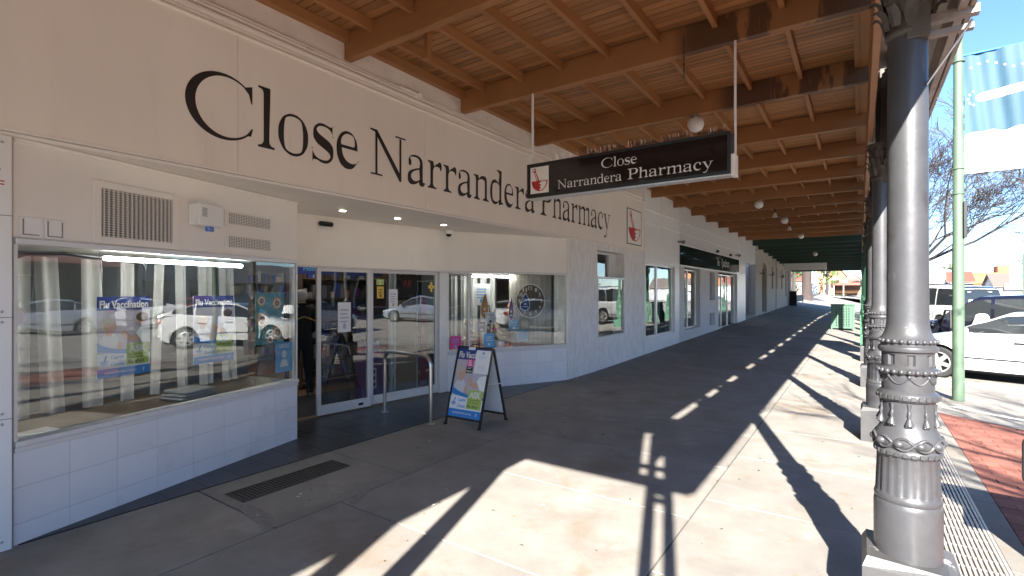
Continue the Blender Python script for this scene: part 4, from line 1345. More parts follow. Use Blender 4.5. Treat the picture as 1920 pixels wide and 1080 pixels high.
# cast columns
def column(loc, label, group):
    c = thing('verandah_column', label, 'column', loc, 0, group)
    pb_ = MB()
    pb_.prism([(-.19, -.2), (.17, -.2), (.2, -.17), (.2, .17), (.17, .2), (-.19, .2)], 0, .34)
    pb_.add([(-.19, -.2, .34), (.2, -.2, .34), (.2, .2, .34), (-.19, .2, .34), (-.17, -.17, .385), (.15, -.17, .37), (.15, .17, .37), (-.17, .17, .385)], [(0, 1, 5, 4), (1, 2, 6, 5), (2, 3, 7, 6), (3, 0, 4, 7), (4, 5, 6, 7)])
    pb_.build('plinth', m_colbase, c, local=True)

    def fl(r, z, a):
        if .69 < z < .875: return r * (1 - .05 * (abs(sin(a * 10)) ** .6))
        if 1.335 < z < 1.385: return r - (.009 if (a * 8 / pi) % 2 < .55 else 0)
        return r
    prof = [(.14, .36), (.141, .62), (.139, .64), (.134, .648), (.138, .655), (.140, .667), (.137, .678), (.1335, .685), (.1335, .692), (.127, .87), (.127, .88), (.134, .886), (.137, .892), (.137, .904), (.132, .912), (.128, .917),
            (.130, .925), (.137, .935), (.139, .955), (.136, .975), (.128, .995), (.117, 1.015), (.112, 1.03), (.110, 1.05), (.110, 1.148), (.115, 1.153), (.124, 1.16), (.128, 1.17), (.128, 1.182), (.122, 1.192), (.112, 1.2),
            (.108, 1.205), (.108, 1.285), (.113, 1.29), (.122, 1.297), (.123, 1.31), (.115, 1.318), (.108, 1.322), (.108, 1.334), (.108, 1.336), (.108, 1.384), (.108, 1.387), (.110, 1.397), (.121, 1.402), (.124, 1.414), (.121, 1.425), (.112, 1.43),
            (.112, 1.44), (.119, 1.446), (.118, 1.462), (.106, 1.475), (.096, 1.495), (.090, 1.52), (.087, 1.55), (.086, 1.7), (.083, 2.7), (.082, 2.72), (.082, 3.0)]
    sh = MB(); sh.lathe(prof, 80, (0, 0), fl); sh.build('shaft', m_col, c, local=True, smooth=35)

    def ring(z, R, n, r, name, sq=False):
        b = MB()
        for i in range(n):
            a = 2 * pi * i / n
            if sq:
                rot = Matrix.Rotation(a, 3, 'Z')
                vs_ = [tuple(rot @ Vector(p) + Vector((0, 0, z))) for p in [(R - .01, -r, -r), (R + .006, -r * .8, -r * .8), (R + .006, r * .8, -r * .8), (R - .01, r, -r), (R - .01, -r, r), (R + .006, -r * .8, r * .8), (R + .006, r * .8, r * .8), (R - .01, r, r)]]
                b.add(vs_, [(0, 1, 5, 4), (1, 2, 6, 5), (2, 3, 7, 6), (4, 5, 6, 7), (3, 2, 1, 0)])
            else:
                b.ell((R * cos(a), R * sin(a), z), (r, r, r), 8, 6)
        b.build(name, m_col, c, local=True, smooth=60)
    ring(1.453, .117, 24, .0115, 'bead_ring'); ring(1.303, .121, 24, .0125, 'bead_ring'); ring(1.175, .126, 26, .012, 'dentil_ring', True); ring(.897, .136, 26, .0105, 'dentil_ring', True)
    # large ovals with a rope scroll round them
    b = MB()
    for i in range(10):
        a = 2 * pi * i / 10
        b.ell((.134 * cos(a), .134 * sin(a), .951), (.024, .024, .02), 10, 8)
    pts = []
    for i in range(121):
        a = 2 * pi * i / 120
        pts.append((.1395 * cos(a), .1395 * sin(a), .951 + .028 * sin(a * 5 + .9)))
    b.tube(pts, .0065, 6, False)
    pts = [(p[0], p[1], 1.902 - p[2]) for p in pts]; b.tube(pts, .0065, 6, False)
    b.build('oval_scroll', m_col, c, local=True, smooth=60)
    # swags and tassels
    b = MB()
    for i in range(8):
        a0 = 2 * pi * i / 8; p = []
        for k in range(9):
            a = a0 + 2 * pi / 8 * k / 8; p.append((.110 * cos(a), .110 * sin(a), 1.275 - .032 * sin(pi * k / 8)))
        b.tube(p, .0042, 5, False)
        b.ell((.110 * cos(a0), .110 * sin(a0), 1.278), (.009, .009, .011), 8, 6)
    b.build('swag', m_col, c, local=True, smooth=60)
    b = MB()
    for i in range(10):
        a = 2 * pi * (i + .5) / 10; ca, sa = cos(a), sin(a)
        b.tube([(.110 * ca, .110 * sa, 1.145), (.113 * ca, .113 * sa, 1.115), (.111 * ca, .111 * sa, 1.105), (.116 * ca, .116 * sa, 1.09), (.113 * ca, .113 * sa, 1.08), (.116 * ca, .116 * sa, 1.06), (.118 * ca, .118 * sa, 1.042)], [.011, .005, .008, .009, .006, .013, .019], 8)
        for d in (-.5, 0, .5):
            a2 = a + d * .2; b.tube([(.117 * cos(a), .117 * sin(a), 1.065), (.119 * cos(a2), .119 * sin(a2), 1.035)], [.005, .008], 6)
    b.build('tassel', m_col, c, local=True, smooth=60)
    # leafy capital
    b = MB(); b.lathe([(.084, 2.98), (.094, 2.99), (.094, 3.01), (.085, 3.02), (.086, 3.1), (.095, 3.22), (.105, 3.30), (.125, 3.33), (.125, 3.40)], 20)
    rj = random.Random(12)
    for row_, (z0, R, h, o, n) in enumerate(((3.03, .086, .10, 0, 9), (3.09, .088, .13, .5, 9), (3.16, .092, .16, 0, 9))):
        for i in range(n):
            a = 2 * pi * (i + o) / n + rj.uniform(-.12, .12); hh, h = h, h * rj.uniform(.85, 1.15); ca, sa = cos(a), sin(a); tx, ty = -sa, ca
            prof_ = [(0, 0, .020), (.010, .45, .030), (.022, .8, .026), (.045, 1.0, .020), (.062, .90, .008)]
            vs_ = []
            for d, t, w_ in prof_:
                x, y, z = (R + d) * ca, (R + d) * sa, z0 + h * t
                vs_ += [(x - tx * w_, y - ty * w_, z), (x + ca * .014, y + sa * .014, z), (x + tx * w_, y + ty * w_, z)]
            F = []
            for k in range(4):
                F += [(k * 3, k * 3 + 1, k * 3 + 4, k * 3 + 3), (k * 3 + 1, k * 3 + 2, k * 3 + 5, k * 3 + 4)]
            b.add(vs_, F); h = hh
    b.build('capital', m_cap, c, local=True, smooth=50)
    p = MB(); p.box(-.012, .085, -.092, -.035, 2.95, 4.24, .006); p.box(-.05, .05, -.03, .06, 3.40, 4.24); p.build('upper_post', m_cap, c, local=True, smooth=30)
    return c


grp = 'columns along the verandah'
col1 = column((.2, 3.25, 0), 'nearest charcoal cast column with white flaking paint on its plinth', grp)
labs = ['second charcoal cast column, partly hidden by the nearest one', 'third charcoal cast column from the viewpoint', 'fourth charcoal cast column, last before the green columns']
for y, l in zip((7.2, 11.15, 15.1), labs): dup(col1, (.2, y, 0), pi if False else 0, l, grp, {'flaking plinth paint': m_colbase2})
gm = {k.name: m_polecol for k in (m_col, m_cap, m_colbase, m_grimy)}
for i, y in enumerate((19.05, 23.0, 26.95, 30.9, 34.8, 38.8, 42.7, 46.6)):
    dup(col1, (.2, y, 0), 0, 'green cast column nearest the bin' if i == 0 else 'green cast column in the row beyond the bin', 'green columns along the verandah', gm)
# paired posts and columns behind the viewpoint: they cast the near shadows
pp = thing('paired_posts', 'pair of slim timber posts at the end of the verandah', 'posts', (.2, -.66, 0))
MB().box(.065, .14, -.72, -.665, 0, 4.05).build('post', m_grimy, pp); MB().box(.22, .29, -.72, -.665, 0, 4.05).build('post', m_grimy, pp)
b_ = MB(); b_.box(.141, .219, -.71, -.675, 2.9, 2.96); b_.box(.141, .219, -.71, -.675, 3.0, 3.06); b_.build('rail', m_grimy, pp)
for y, l in ((-.78, 'column at the corner of the narrower verandah'), (-2.15, 'column under the narrower verandah')):
    dup(col1, (-1.36, y, 0), 0, l, 'columns of the narrower verandah')

# water stains and small fittings under the roof
def globe(x, y, z, label, r=.115):
    g = thing('globe_light', label, 'lamp', (x, y, z), group='globe lamps under the verandah')
    MB().lathe([(.05, -.025), (.055, 0)], 16).build('fitting', m_grimy, g, local=True)
    MB().ell((0, 0, -.025 - r * .9), (r, r, r), 20, 14).build('globe', m_globe, g, local=True, smooth=80)
    return g


g0 = globe(-1.95, 7.505, 4.25, 'nearest white globe lamp, above the hanging black sign')
for x, y, l in ((-2.3, 15.385, 'white globe lamp between the hanging sign and the spot lamps'), (-2.1, 19.325, 'white globe lamp nearest the two spot lamps'), (-2.1, 25.2, 'white globe lamp at the last brown beams')):
    dup(g0, (x, y, 4.25), 0, l)
for x, y, l in ((-2.15, 17.36, 'nearer of two small spot lamps under the brown beams'), (-2.15, 21.3, 'farther of two small spot lamps under the brown beams')):
    g = thing('spot_lamp', l, 'lamp', (x, y, 4.25))
    MB().tube([(0, 0, 0), (0, -.02, -.12)], .02, 8).build('stem', m_black, g, local=True)
    MB().lathe([(.03, -.12), (.075, -.25), (.07, -.255)], 14).build('lamp_shade', m_globe, g, local=True, smooth=50)
g = thing('hanging_chain', 'rusty chain hanging from the second roof beam', 'chain', (-1.9, 5.5, 4.2))
b = MB()
for i in range(14):
    z = 4.42 - i * .032; xx = -1.55
    if i % 2: b.box(xx - .007, xx + .007, 5.485, 5.495, z - .02, z + .02)
    else: b.box(xx - .003, xx + .003, 5.48, 5.498, z - .02, z + .02)
b.build('links', m_darkgrate, g)

# hanging sign
hs = thing('hanging_sign', 'black hanging lightbox sign with white serif lettering and mortar emblem', 'sign', (-2.3, 5.5, 3.1))
FS = Fr((-3.50, 5.42, 2.89), (1, 0, 0))
SWd, SH = 2.43, .43
MB(FS).box(0, SWd, 0, SH, -.16, -.002, .006).build('sign_case', m_black, hs)
fr2 = MB(FS); fr2.box(0, SWd, 0, .03, -.0015, .008); fr2.box(0, SWd, SH - .03, SH, -.0015, .008); fr2.box(0, .03, .031, SH - .031, -.0015, .008); fr2.box(SWd - .03, SWd, .031, SH - .031, -.0015, .008)
fr2.build('sign_frame', m_black, hs)
MB(FS).box(.03, SWd - .03, .03, SH - .03, -.0018, .001).build('sign_face', m_blackgl, hs)
mortar_logo(FS.at(.045, .04, .0012), .285, SH - .08, hs, m_black, board=False)
t_ = MB(FS); serif_line(t_, 'Close', 1.02, .245, .44, .112, .004); serif_line(t_, 'Narrandera', .44, .075, .84, .105, .004); serif_line(t_, 'Pharmacy', 1.34, .075, .93, .118, .004)
t_.build('sign_lettering', m_wink, hs)
MB(FS).box(SWd + .001, SWd + .045, -.02, .20, -.15, -.01, .003).build('end_bracket', m_white, hs)
MB(FS).tube([(SWd + .03, -.02, -.08), (SWd + .03, 1.36, -.08)], .013, 8).build('hanger_rod', m_white, hs, smooth=60)
MB(FS).tube([(.03, SH, -.08), (.03, 1.36, -.08)], .016, 8).build('hanger_rod', m_white, hs, smooth=60)
MB(FS).box(.0, SWd, -.012, -.001, -.155, -.01).build('sign_base', m_alu, hs)
sp = MB(FS)
rng = random.Random(5)
for i in range(150):
    x = .03 + i * .0158; a = rng.uniform(-.05, .05); d = rng.choice((-.03, .0, .03))
    sp.tube([(x, SH, -.07), (x + a * .3, SH + rng.uniform(.07, .10), -.07 + d)], .0011, 3, False)
sp.build('bird_spikes', m_steel, hs, kind='stuff')

# ------------------------------------------------------------------ things on the footpath
hr = thing('door_handrail', 'bent stainless steel handrail in front of the doors', 'handrail', (-5.0, 4.78, 0))
P0, P1 = Vector((-5.51, 4.83, 0)), Vector((-4.52, 4.72, 0))
d = (P1 - P0).normalized()
pts = [P0, P0 + Vector((0, 0, .72))]
for i in range(1, 7):
    a = pi / 2 * i / 6; pts.append(P0 + Vector((0, 0, .74)) + d * (.13 * (1 - cos(a))) + Vector((0, 0, .13 * sin(a))))
for i in range(0, 7):
    a = pi / 2 * i / 6; pts.append(P1 + Vector((0, 0, .74)) - d * (.13 * (1 - sin(a))) + Vector((0, 0, .13 * cos(a))))
pts.append(P1)
MB().tube([tuple(p) for p in pts], .025, 14).build('rail', m_steel, hr, smooth=60)
for p in (P0, P1): MB().lathe([(.055, .003), (.055, .01), (.03, .016)], 18, (p.x, p.y)).build('base_flange', m_steel, hr, smooth=40)

# grate in the paving
dg_ = thing('paving_grate', 'narrow dark iron drain grate set in the paving by the entrance', 'drain grate', (-4.23, 2.63, 0))
MB().box(-4.37, -4.10, 2.12, 3.14, .0015, .003).build('pit', m_dark, dg_)
f = MB(); f.box(-4.38, -4.365, 2.11, 3.15, .002, .008); f.box(-4.105, -4.09, 2.11, 3.15, .002, .008); f.box(-4.365, -4.105, 2.11, 2.125, .002, .008); f.box(-4.365, -4.105, 3.135, 3.15, .002, .008); f.build('rim', m_darkgrate, dg_)
for i in range(30):
    y = 2.135 + i * .0335; MB().box(-4.364, -4.106, y, y + .014, .0035, .0075).build('bar', m_darkgrate, dg_)

# A-frame board
af = thing('sandwich_board', 'black framed sandwich board with a flu vaccination poster', 'sandwich board', (-4.1, 5.1, 0))
Pl, Pr = Vector((-4.39, 4.84, 0)), Vector((-3.83, 4.86, 0))
dx = (Pr - Pl).normalized(); back = Vector((-dx.y, dx.x, 0))
topc = back * .29
hgt = .98
eyv = (topc + Vector((0, 0, hgt)))
slen = eyv.length
FA = Fr(Pl, dx, eyv)
wA = (Pr - Pl).length
b = MB(FA); b.box(0, .025, 0, slen, -.012, .012); b.box(wA - .025, wA, 0, slen, -.012, .012); b.box(.025, wA - .025, slen - .025, slen, -.012, .012); b.box(.025, wA - .025, .09, .115, -.012, .012)
b.build('front_frame', m_black, af)
flu_poster(af, FA.at(.026, .116, .002), wA - .052, slen - .142)
FB = Fr(Pl + back * .60, dx, -back * .29 + Vector((0, 0, hgt)))
b = MB(FB); b.box(0, .025, 0, slen - .02, -.012, .012); b.box(wA - .025, wA, 0, slen - .02, -.012, .012); b.box(.025, wA - .025, slen - .05, slen - .025, -.012, .012); b.box(.025, wA - .025, .08, .105, -.012, .012); b.build('rear_frame', m_black, af)
MB(FB).box(.026, wA - .026, .106, slen - .051, -.004, .004).build('rear_panel', m_paper, af)
b = MB(); 
for s in (0.0, wA):
    p0 = FA(s + (.012 if s else -.012), slen * .55, 0); p1 = FB(s + (.012 if s else -.012), slen * .52, 0)
    b.tube([tuple(p0), tuple(p1)], .008, 6)
b.build('spreader_bar', m_alu, af)
hp = [FA(wA * .36, slen, 0), FA(wA * .40, slen + .035, 0), FA(wA * .58, slen + .035, 0), FA(wA * .62, slen, 0)]
MB().tube([tuple(p) for p in hp], .008, 8).build('carry_handle', m_black, af)
MB(FA).box(wA * .34, wA * .52, slen - .045, slen - .008, .0125, .02).build('clip', m_paper, af)
b = MB()
for f_ in (FA, FB):
    for s in (.012, wA - .012):
        p = f_(s, 0, 0); b.box(p.x - .016, p.x + .016, p.y - .016, p.y + .016, .003, .03)
b.build('rubber_foot', m_black, af)
nt = thing('taped_notice', 'white notice taped over the corner of the sandwich board poster', 'notice', FA(wA * .6, slen * .7, .02))
fn = FA.at(wA * .575, slen * .665, .013)
nw, nh = .225, .30
MB(fn).prism(rect(0, nw, 0, nh), 0, .002).build('paper', m_paper, nt)
b = MB(fn); sheet(b, disc(nw / 2, nh * .88, .018, .018, 16), .003); b.build('blue_spot', m_sky, nt)
b = MB(fn)
for i, yv in enumerate((.76, .70, .64, .32, .26, .20, .12)): sheet(b, rect(nw * .2, nw * (.8 if i % 2 else .72), nh * yv, nh * yv + .004), .003)
b.build('print', m_lilac, nt)
sk_ = thing('walk_in_sticker', 'small pink and black sticker on the sandwich board poster', 'sticker', FA(wA * .4, slen * .7, .02))
fn = FA.at(wA * .36, slen * .66, .0135)
b = MB(fn); sheet(b, rect(0, .10, .085, .18), .001); b.build('pink_half', m_pink, sk_)
b = MB(fn); sheet(b, rect(0, .10, 0, .084), .001); b.build('black_half', m_ink, sk_)
b = MB(fn); text_in(b, 'JUST', .02, .05, .06, .025, .002, .03); text_in(b, 'WALK IN', .01, .012, .08, .025, .002, .03)
for i in range(3): sheet(b, rect(.018, .082 - .01 * i, .10 + i * .026, .112 + i * .026), .002)
b.build('lettering', m_paper, sk_)

# bin
bn = thing('litter_bin', 'pale green perforated steel litter bin on the sunlit footpath', 'litter bin', (-.60, 26.0, gz(-.60, 26.0)))
bw, bd, bh = .39, .30, 1.05
f = MB()
for sx in (-1, 1):
    for sy in (-1, 1): f.box(sx * bw - .03, sx * bw + .03, sy * bd - .03, sy * bd + .03, 0, bh)
f.build('corner_post', m_bin, bn, local=True)
f = MB(); f.box(-bw - .05, bw + .05, -bd - .05, bd + .05, bh, bh + .05, .01); f.box(-bw + .03, bw - .03, -bd + .03, bd - .03, bh + .05, bh + .055); f.build('lid', m_bin, bn, local=True)
for s in range(4):
    f = MB((lambda s: (lambda x, y, z: ((x, -bd - .005 + y, z), (bw + .005 + y, x * bd / bw, z), (x, bd + .005 + y, z), (-bw - .005 + y, x * bd / bw, z))[s]))(s))
    nx, nz = 6, 12
    X0, X1, Z0, Z1 = -bw + .031, bw - .031, .08, bh - .002
    cw, ch = (X1 - X0) / (nx + 2), (Z1 - Z0) / (nz + 2)
    f.box(X0, X0 + cw * 1.25, -.004, .004, Z0, Z1); f.box(X1 - cw * 1.25, X1, -.004, .004, Z0, Z1)
    for i in range(nx - 1): f.box(X0 + cw * (i + 1.75), X0 + cw * (i + 2.25), -.004, .004, Z0, Z1)
    for j in range(nz + 1):
        zz = Z0 + ch * (j + .75); f.box(X0 + cw * 1.25, X1 - cw * 1.25, -.0035, .0035, zz, zz + ch * .5)
    f.box(X0 + cw * 1.25, X1 - cw * 1.25, -.0035, .0035, Z0, Z0 + ch * .7); f.box(X0 + cw * 1.25, X1 - cw * 1.25, -.0035, .0035, Z1 - ch * .7, Z1)
    f.build('perforated_panel', m_bin, bn, local=True)
MB().box(-bw + .05, bw - .05, -bd + .05, bd - .05, .05, bh - .1).build('liner', m_dark, bn, local=True)

# bench end at the right edge
be = thing('steel_bench', 'grey steel bench with rounded black rim at the edge of the brick paving', 'bench', (1.6, 4.6, 0))
fbn = Fr((.885, 4.62, 0), (1, -.12, 0))
def rr(x0, x1, y0, y1, r, n=6):
    p = []
    for cx, cy, a in ((x1 - r, y0 + r, -pi / 2), (x1 - r, y1 - r, 0), (x0 + r, y1 - r, pi / 2), (x0 + r, y0 + r, pi)):
        for i in range(n + 1): p.append((cx + r * cos(a + pi / 2 * i / n), cy + r * sin(a + pi / 2 * i / n)))
    return p
pl = rr(0, 1.5, .42, .77, .07)
MB(fbn).prism(rr(.02, 1.48, .44, .75, .06), -.012, .012).build('backrest', m_grey, be)
MB().tube([tuple(fbn(x, y, 0)) for x, y in pl + pl[:1]], .010, 8).build('rim', m_black, be, smooth=60)
MB(fbn).box(.02, 1.48, .42, .45, .02, .42, .008).build('seat', m_grey, be)
for x in (.12, 1.36): MB(fbn).box(x, x + .04, 0, .42, .05, .38).build('leg', m_black, be)

# green pole with its street banner
def tubev(r0, r1, z0, z1, n=16): return [(r0, z0), (r1, z1)]
pz = thing('banner_pole', 'tall pale green steel pole with peeling paint beside the white car', 'pole', (1.36, 11.2, -.12))
MB().lathe([(.082, 0), (.08, 2.6), (.076, 2.62), (.07, 4.4), (.066, 4.42), (.058, 9)], 20).build('shaft', m_pole, pz, local=True, smooth=50)
b = MB()
for z in (.0, 3.87, 3.45, 5.66): b.lathe([(.088, z), (.088, z + .02)], 20)
b.build('clamp_band', m_pole, pz, local=True)
MB().box(.055, .105, -.09, -.01, 2.72, 3.32, .006).build('junction_box', m_black, pz, local=True)
bn_ = thing('street_banner', 'blue and white street banner with a painted white pipe, fixed to the green pole', 'banner', (1.9, 11.2, 5))
FBn = Fr((1.44, 11.2, 3.66), (1, -.05, 0))
vs_ = []; F = []
nx, ny = 24, 20
bwid, bhei = .95, 1.98
def wav(x, y): return .035 * sin(x * 9 + y * 1.5) * (.3 + x / bwid) + .012 * sin(x * 31 + y * 3)
def lower(x): return .62 + .035 * sin(x * 7 + .5) + .015 * sin(x * 23) + .13 * x
wmb, bmb = MB(FBn), MB(FBn)
for mbb, lo in ((wmb, True), (bmb, False)):
    vs_ = []; F = []
    for i in range(nx + 1):
        x = bwid * i / nx
        for j in range(ny + 1):
            y = (lower(x) * j / ny) if lo else (lower(x) + (bhei - lower(x)) * j / ny)
            vs_.append((x, y, wav(x, y)))
    for i in range(nx):
        for j in range(ny): F.append((i * (ny + 1) + j, (i + 1) * (ny + 1) + j, (i + 1) * (ny + 1) + j + 1, i * (ny + 1) + j + 1))
    mbb.add(vs_, F)
wmb.build('white_field', m_paper, bn_, smooth=80); bmb.build('blue_field', M('banner blue', (.03, .08, .12), .7, var=.18, scale=1.4), bn_, smooth=80)
b = MB(FBn)
n = 24
vs_ = []
for i in range(n + 1):
    x = .14 + (bwid - .14) * i / n; hw = .075 * min(1, sqrt(min(1, (i + .3) / 2.2)))
    for s in (-1, 1): yy_ = 1.22 + .10 * x + s * hw * (1 - .15 * x); vs_.append((x, yy_, wav(x, yy_) + .004))
b.add(vs_, [(2 * i, 2 * i + 2, 2 * i + 3, 2 * i + 1) for i in range(n)])
for a in (0, 1, 2, 3, 4):
    an = pi * (.62 + .19 * a); cx, cy = .14 + .095 * cos(an), 1.235 + .12 * sin(an); b2_ = MB(FBn); sheet(b2_, disc(cx, cy, .016, .016, 10), wav(cx, cy) + .006); b2_.build('dot', m_paper, bn_)
for a in range(9):
    cx, cy = .08 + a * .10, 1.72 + .09 * sin(a * .8 + .3); b2_ = MB(FBn); sheet(b2_, disc(cx, cy, .016, .016, 10), wav(cx, cy) + .006); b2_.build('dot', m_paper, bn_)
b.build('white_motif', m_paper, bn_)
MB(FBn).tube([(-.07, bhei + .0, 0), (bwid + .05, bhei + .0, 0)], .018, 8).build('top_rail', m_blue, bn_, smooth=60)
MB(FBn).tube([(-.07, -.005, 0), (bwid + .05, -.005, 0)], .008, 8).build('bottom_rail', m_black, bn_, smooth=60)
# festoon lights across the street
fl_ = thing('festoon_lights', 'string of small lamps strung above the street', 'string lights', (2, 7, 6))
cb_ = []
for i in range(41):
    t = i / 40; cb_.append((.45 + 8 * t, 3.6 + 7 * t, 4.75 - 1.5 * 4 * t * (1 - t) * .55 + 1.9 * t))
MB().tube(cb_, .008, 5).build('wire', m_black, fl_)
for i in range(1, 40, 2):
    p = cb_[i]
    MB().lathe([(.016, p[2] - .05), (.014, p[2])], 8, (p[0], p[1])).build('socket', m_black, fl_)
    MB().ell((p[0], p[1], p[2] - .075), (.026, .026, .032), 10, 7).build('bulb', m_globe, fl_, smooth=80)

# ------------------------------------------------------------------ shops further along the street
s2 = thing('white_shop', 'white painted shop with black glass signband and tall two-pane windows', 'shop', (W, 19, 0))
w = MB()
w.box(W - .3, W, 12.87, 16.0, -.1, .46); w.box(W - .3, W, 12.87, 12.95, .46, 2.46); w.box(W - .3, W, 15.5, 16.0, .46, 2.46); w.box(W - .3, W, 12.87, 16.0, 2.46, 4.7)
w.build('rendered_wall', m_white, s2)
w = MB()
w.box(W - .3, W + .01, 16.02, 16.5, -.1, 2.5); w.box(W - .3, W + .01, 18.45, 19.8, -.1, 2.5); w.box(W - .3, W + .01, 20.65, 21.25, -.1, 2.5)
w.box(W - .3, W + .008, 19.8, 20.65, -.1, .42); w.box(W - .3, W + .008, 19.8, 20.65, .9, 1.38); w.box(W - .3, W + .008, 19.8, 20.65, 2.45, 2.5)
w.box(W - .3, W + .008, 16.5, 18.45, -.1, .46)
w.box(W - .3, W + .004, 16.02, 25.4, 3.22, 4.7)
w.build('brick_wall', m_bwhite, s2)
MB().box(W - .3, W - .14, 19.75, 20.7, .42, 2.45).build('recess_back', m_grey, s2)
w = MB(); w.box(W - .3, W + .03, 24.9, 25.9, -.1, 2.5); w.box(W - .3, W + .02, 16.02, 25.9, 2.5, 2.55); w.box(W - .3, W + .03, 16.02, 25.9, 3.18, 3.22); w.box(W - .3, W, 25.42, 25.9, 2.55, 4.7)
w.box(W - .1, W + .02, 21.25, 24.9, -.1, .2)
w.build('trim', m_white, s2)
MB().box(W - .25, W + .015, 16.02, 25.4, 2.552, 3.178).build('sign_band', m_blackgl, s2)
q = MB(Fr((W + .017, 0, 0), (0, 1, 0))); serif_line(q, 'le', 21.0, 2.74, .5, .30, 0)
serif_line(q, 'Quadrant', 21.75, 2.74, 1.5, .30, 0); q.build('sign_lettering', m_wink, s2)
w = MB(); w.tube([(W + .02, 12.9, 3.55), (W + .02, 25.8, 3.55)], .014, 6); w.tube([(W + .02, 12.9, 3.9), (W + .02, 25.8, 3.9)], .01, 6); w.tube([(W + .02, 14.2, 4.5), (W + .02, 14.2, 3.2)], .012, 6); w.build('wall_conduit', m_white, s2)
b = MB()
for y, z in ((15.8, 3.25), (24.6, 3.36)): b.tube([(W, y, z), (W + .12, y, z)], .03, 8); b.ell((W + .17, y, z - .02), (.07, .06, .06), 10, 8)
b.build('wall_floodlight', m_grimy, s2)
b = MB()
for y, z in ((20.9, 3.24), (23.3, 3.24)): b.box(W + .01, W + .09, y, y + .12, z, z + .10)
b.build('small_lamp', m_black, s2)


def twopane(y0, y1, z0, z1, mull, rec, parent, frame=m_alu, label=None):
    f = MB(); x = W - rec
    f.box(x - .03, x + .03, y0, y0 + .06, z0, z1); f.box(x - .03, x + .03, y1 - .06, y1, z0, z1); f.box(x - .03, x + .03, y0 + .06, y1 - .06, z0, z0 + .05); f.box(x - .03, x + .03, y0 + .06, y1 - .06, z1 - .05, z1)
    ms = mull if isinstance(mull, (list, tuple)) else [mull]
    for m_ in ms: f.box(x - .035, x + .035, m_ - .04, m_ + .04, z0 + .05, z1 - .05)
    o = f.build('window', frame, parent)
    ed = [y0 + .06] + [k for m_ in ms for k in (m_ - .04, m_ + .04)] + [y1 - .06]
    for i in range(0, len(ed), 2): MB().box(x - .006, x + .006, ed[i], ed[i + 1], z0 + .05, z1 - .05).build('pane', m_glassf, o)
    return o


twopane(12.95, 15.5, .46, 2.46, 14.0, .09, s2)
twopane(16.5, 18.45, .46, 2.45, 17.35, .16, s2)
twopane(21.25, 24.9, .2, 2.42, [22.2, 23.4], .12, s2)
MB().box(-10, -9.9, 12.9, 25.9, -.1, 3).build('inner_wall', m_grey, s2)
MB().box(-10, W - .31, 12.96, 25.9, -.1, .1).build('inner_floor', m_grey, s2)
MB().box(-10, W - .31, 12.96, 25.9, 2.9, 3.0).build('inner_ceiling', m_grey, s2)
w = MB()
w.box(-10, W - .31, 15.6, 15.7, .1, 2.9); w.box(-10, W - .31, 19.0, 19.1, .1, 2.9); w.box(-10, W - .31, 25.85, 25.95, .1, 2.9)
w.build('partition_wall', m_grey, s2)

s3 = thing('grey_porch', 'plain grey shopfront with a deep porch between the white shop and the cream building', 'shop', (W, 28, 0))
w = MB(); w.box(W - .3, W, 25.95, 27.1, -.1, 3.15); w.box(W - .3, W, 25.95, 30.0, 3.15, 4.7); w.build('wall', m_white, s3)
w = MB(); w.box(W - 1.2, W - .31, 29.85, 30.0, -.1, 3.15); w.box(W - 1.3, W - 1.2, 27.1, 30, -.1, 3.15); w.box(W - 1.2, W - .31, 25.95, 27.09, -.1, 3.15); w.build('porch_wall', m_grey, s3)
MB().box(W - 1.2, W + .02, 27.1, 29.84, -.1, .5).build('step', m_kerb, s3)
MB().box(W - 1.19, W - 1.15, 27.9, 28.9, .5, 2.7).build('door', m_grey, s3)

s4 = thing('cream_hall', 'tall cream building with arched dark doorway and narrow slit windows', 'building', (W, 39, 0))
w = MB()
ops = [(32.2, 34.05, .5, 3.0), (36.1, 36.75, 1.9, 3.3), (38.1, 38.75, 1.9, 3.3), (40.9, 41.5, 1.9, 3.3), (43.3, 44.1, 1.35, 3.3), (45.5, 46.3, 1.35, 3.3)]
y = 30.05
for a, c, z0, z1 in ops:
    w.box(W - .4, W, y, a, -.1, 4.8); w.box(W - .4, W, a, c, -.1, z0); y = c
    if a == 32.2:
        n = 10; r_ = (c - a) / 2; cy = (a + c) / 2
        arc = [(cy - r_ * cos(pi * i / n), z1 - .0 + .45 * sin(pi * i / n)) for i in range(n + 1)]
        ff = Fr((W - .4, 0, 0), (0, 1, 0))
        q = MB(ff)
        for i in range(n):
            q.prism([arc[i], arc[i + 1], (arc[i + 1][0], 4.8), (arc[i][0], 4.8)], 0, .4)
        w.add(q.v, q.fc)
        q = MB(Fr((W + .001, 0, 0), (0, 1, 0)))
        for i in range(n):
            d0 = Vector((arc[i][0] - cy, arc[i][1] - z1)) * 1.12; d1 = Vector((arc[i + 1][0] - cy, arc[i + 1][1] - z1)) * 1.12
            q.prism([arc[i], arc[i + 1], (cy + d1.x, z1 + d1.y), (cy + d0.x, z1 + d0.y)], 0, .04)
        q.build('arch_moulding', m_cream, s4)
    else: w.box(W - .4, W, a, c, z1, 4.8)
w.box(W - .4, W, y, 47.5, -.1, 4.8); w.box(-16, W - .4, 47.3, 47.5, -.1, 4.8); w.box(-16, W - .4, 30.05, 30.25, -.1, 4.8)
w.build('wall', m_creamw, s4)
MB().box(W - .35, W - .3, 32.1, 34.2, .4, 3.6).build('door', m_bdark, s4)
for a, c, z0, z1 in ops[1:]: MB().box(W - .3, W - .27, a, c, z0, z1).build('window', m_glassf if a > 43 else m_creamw, s4)
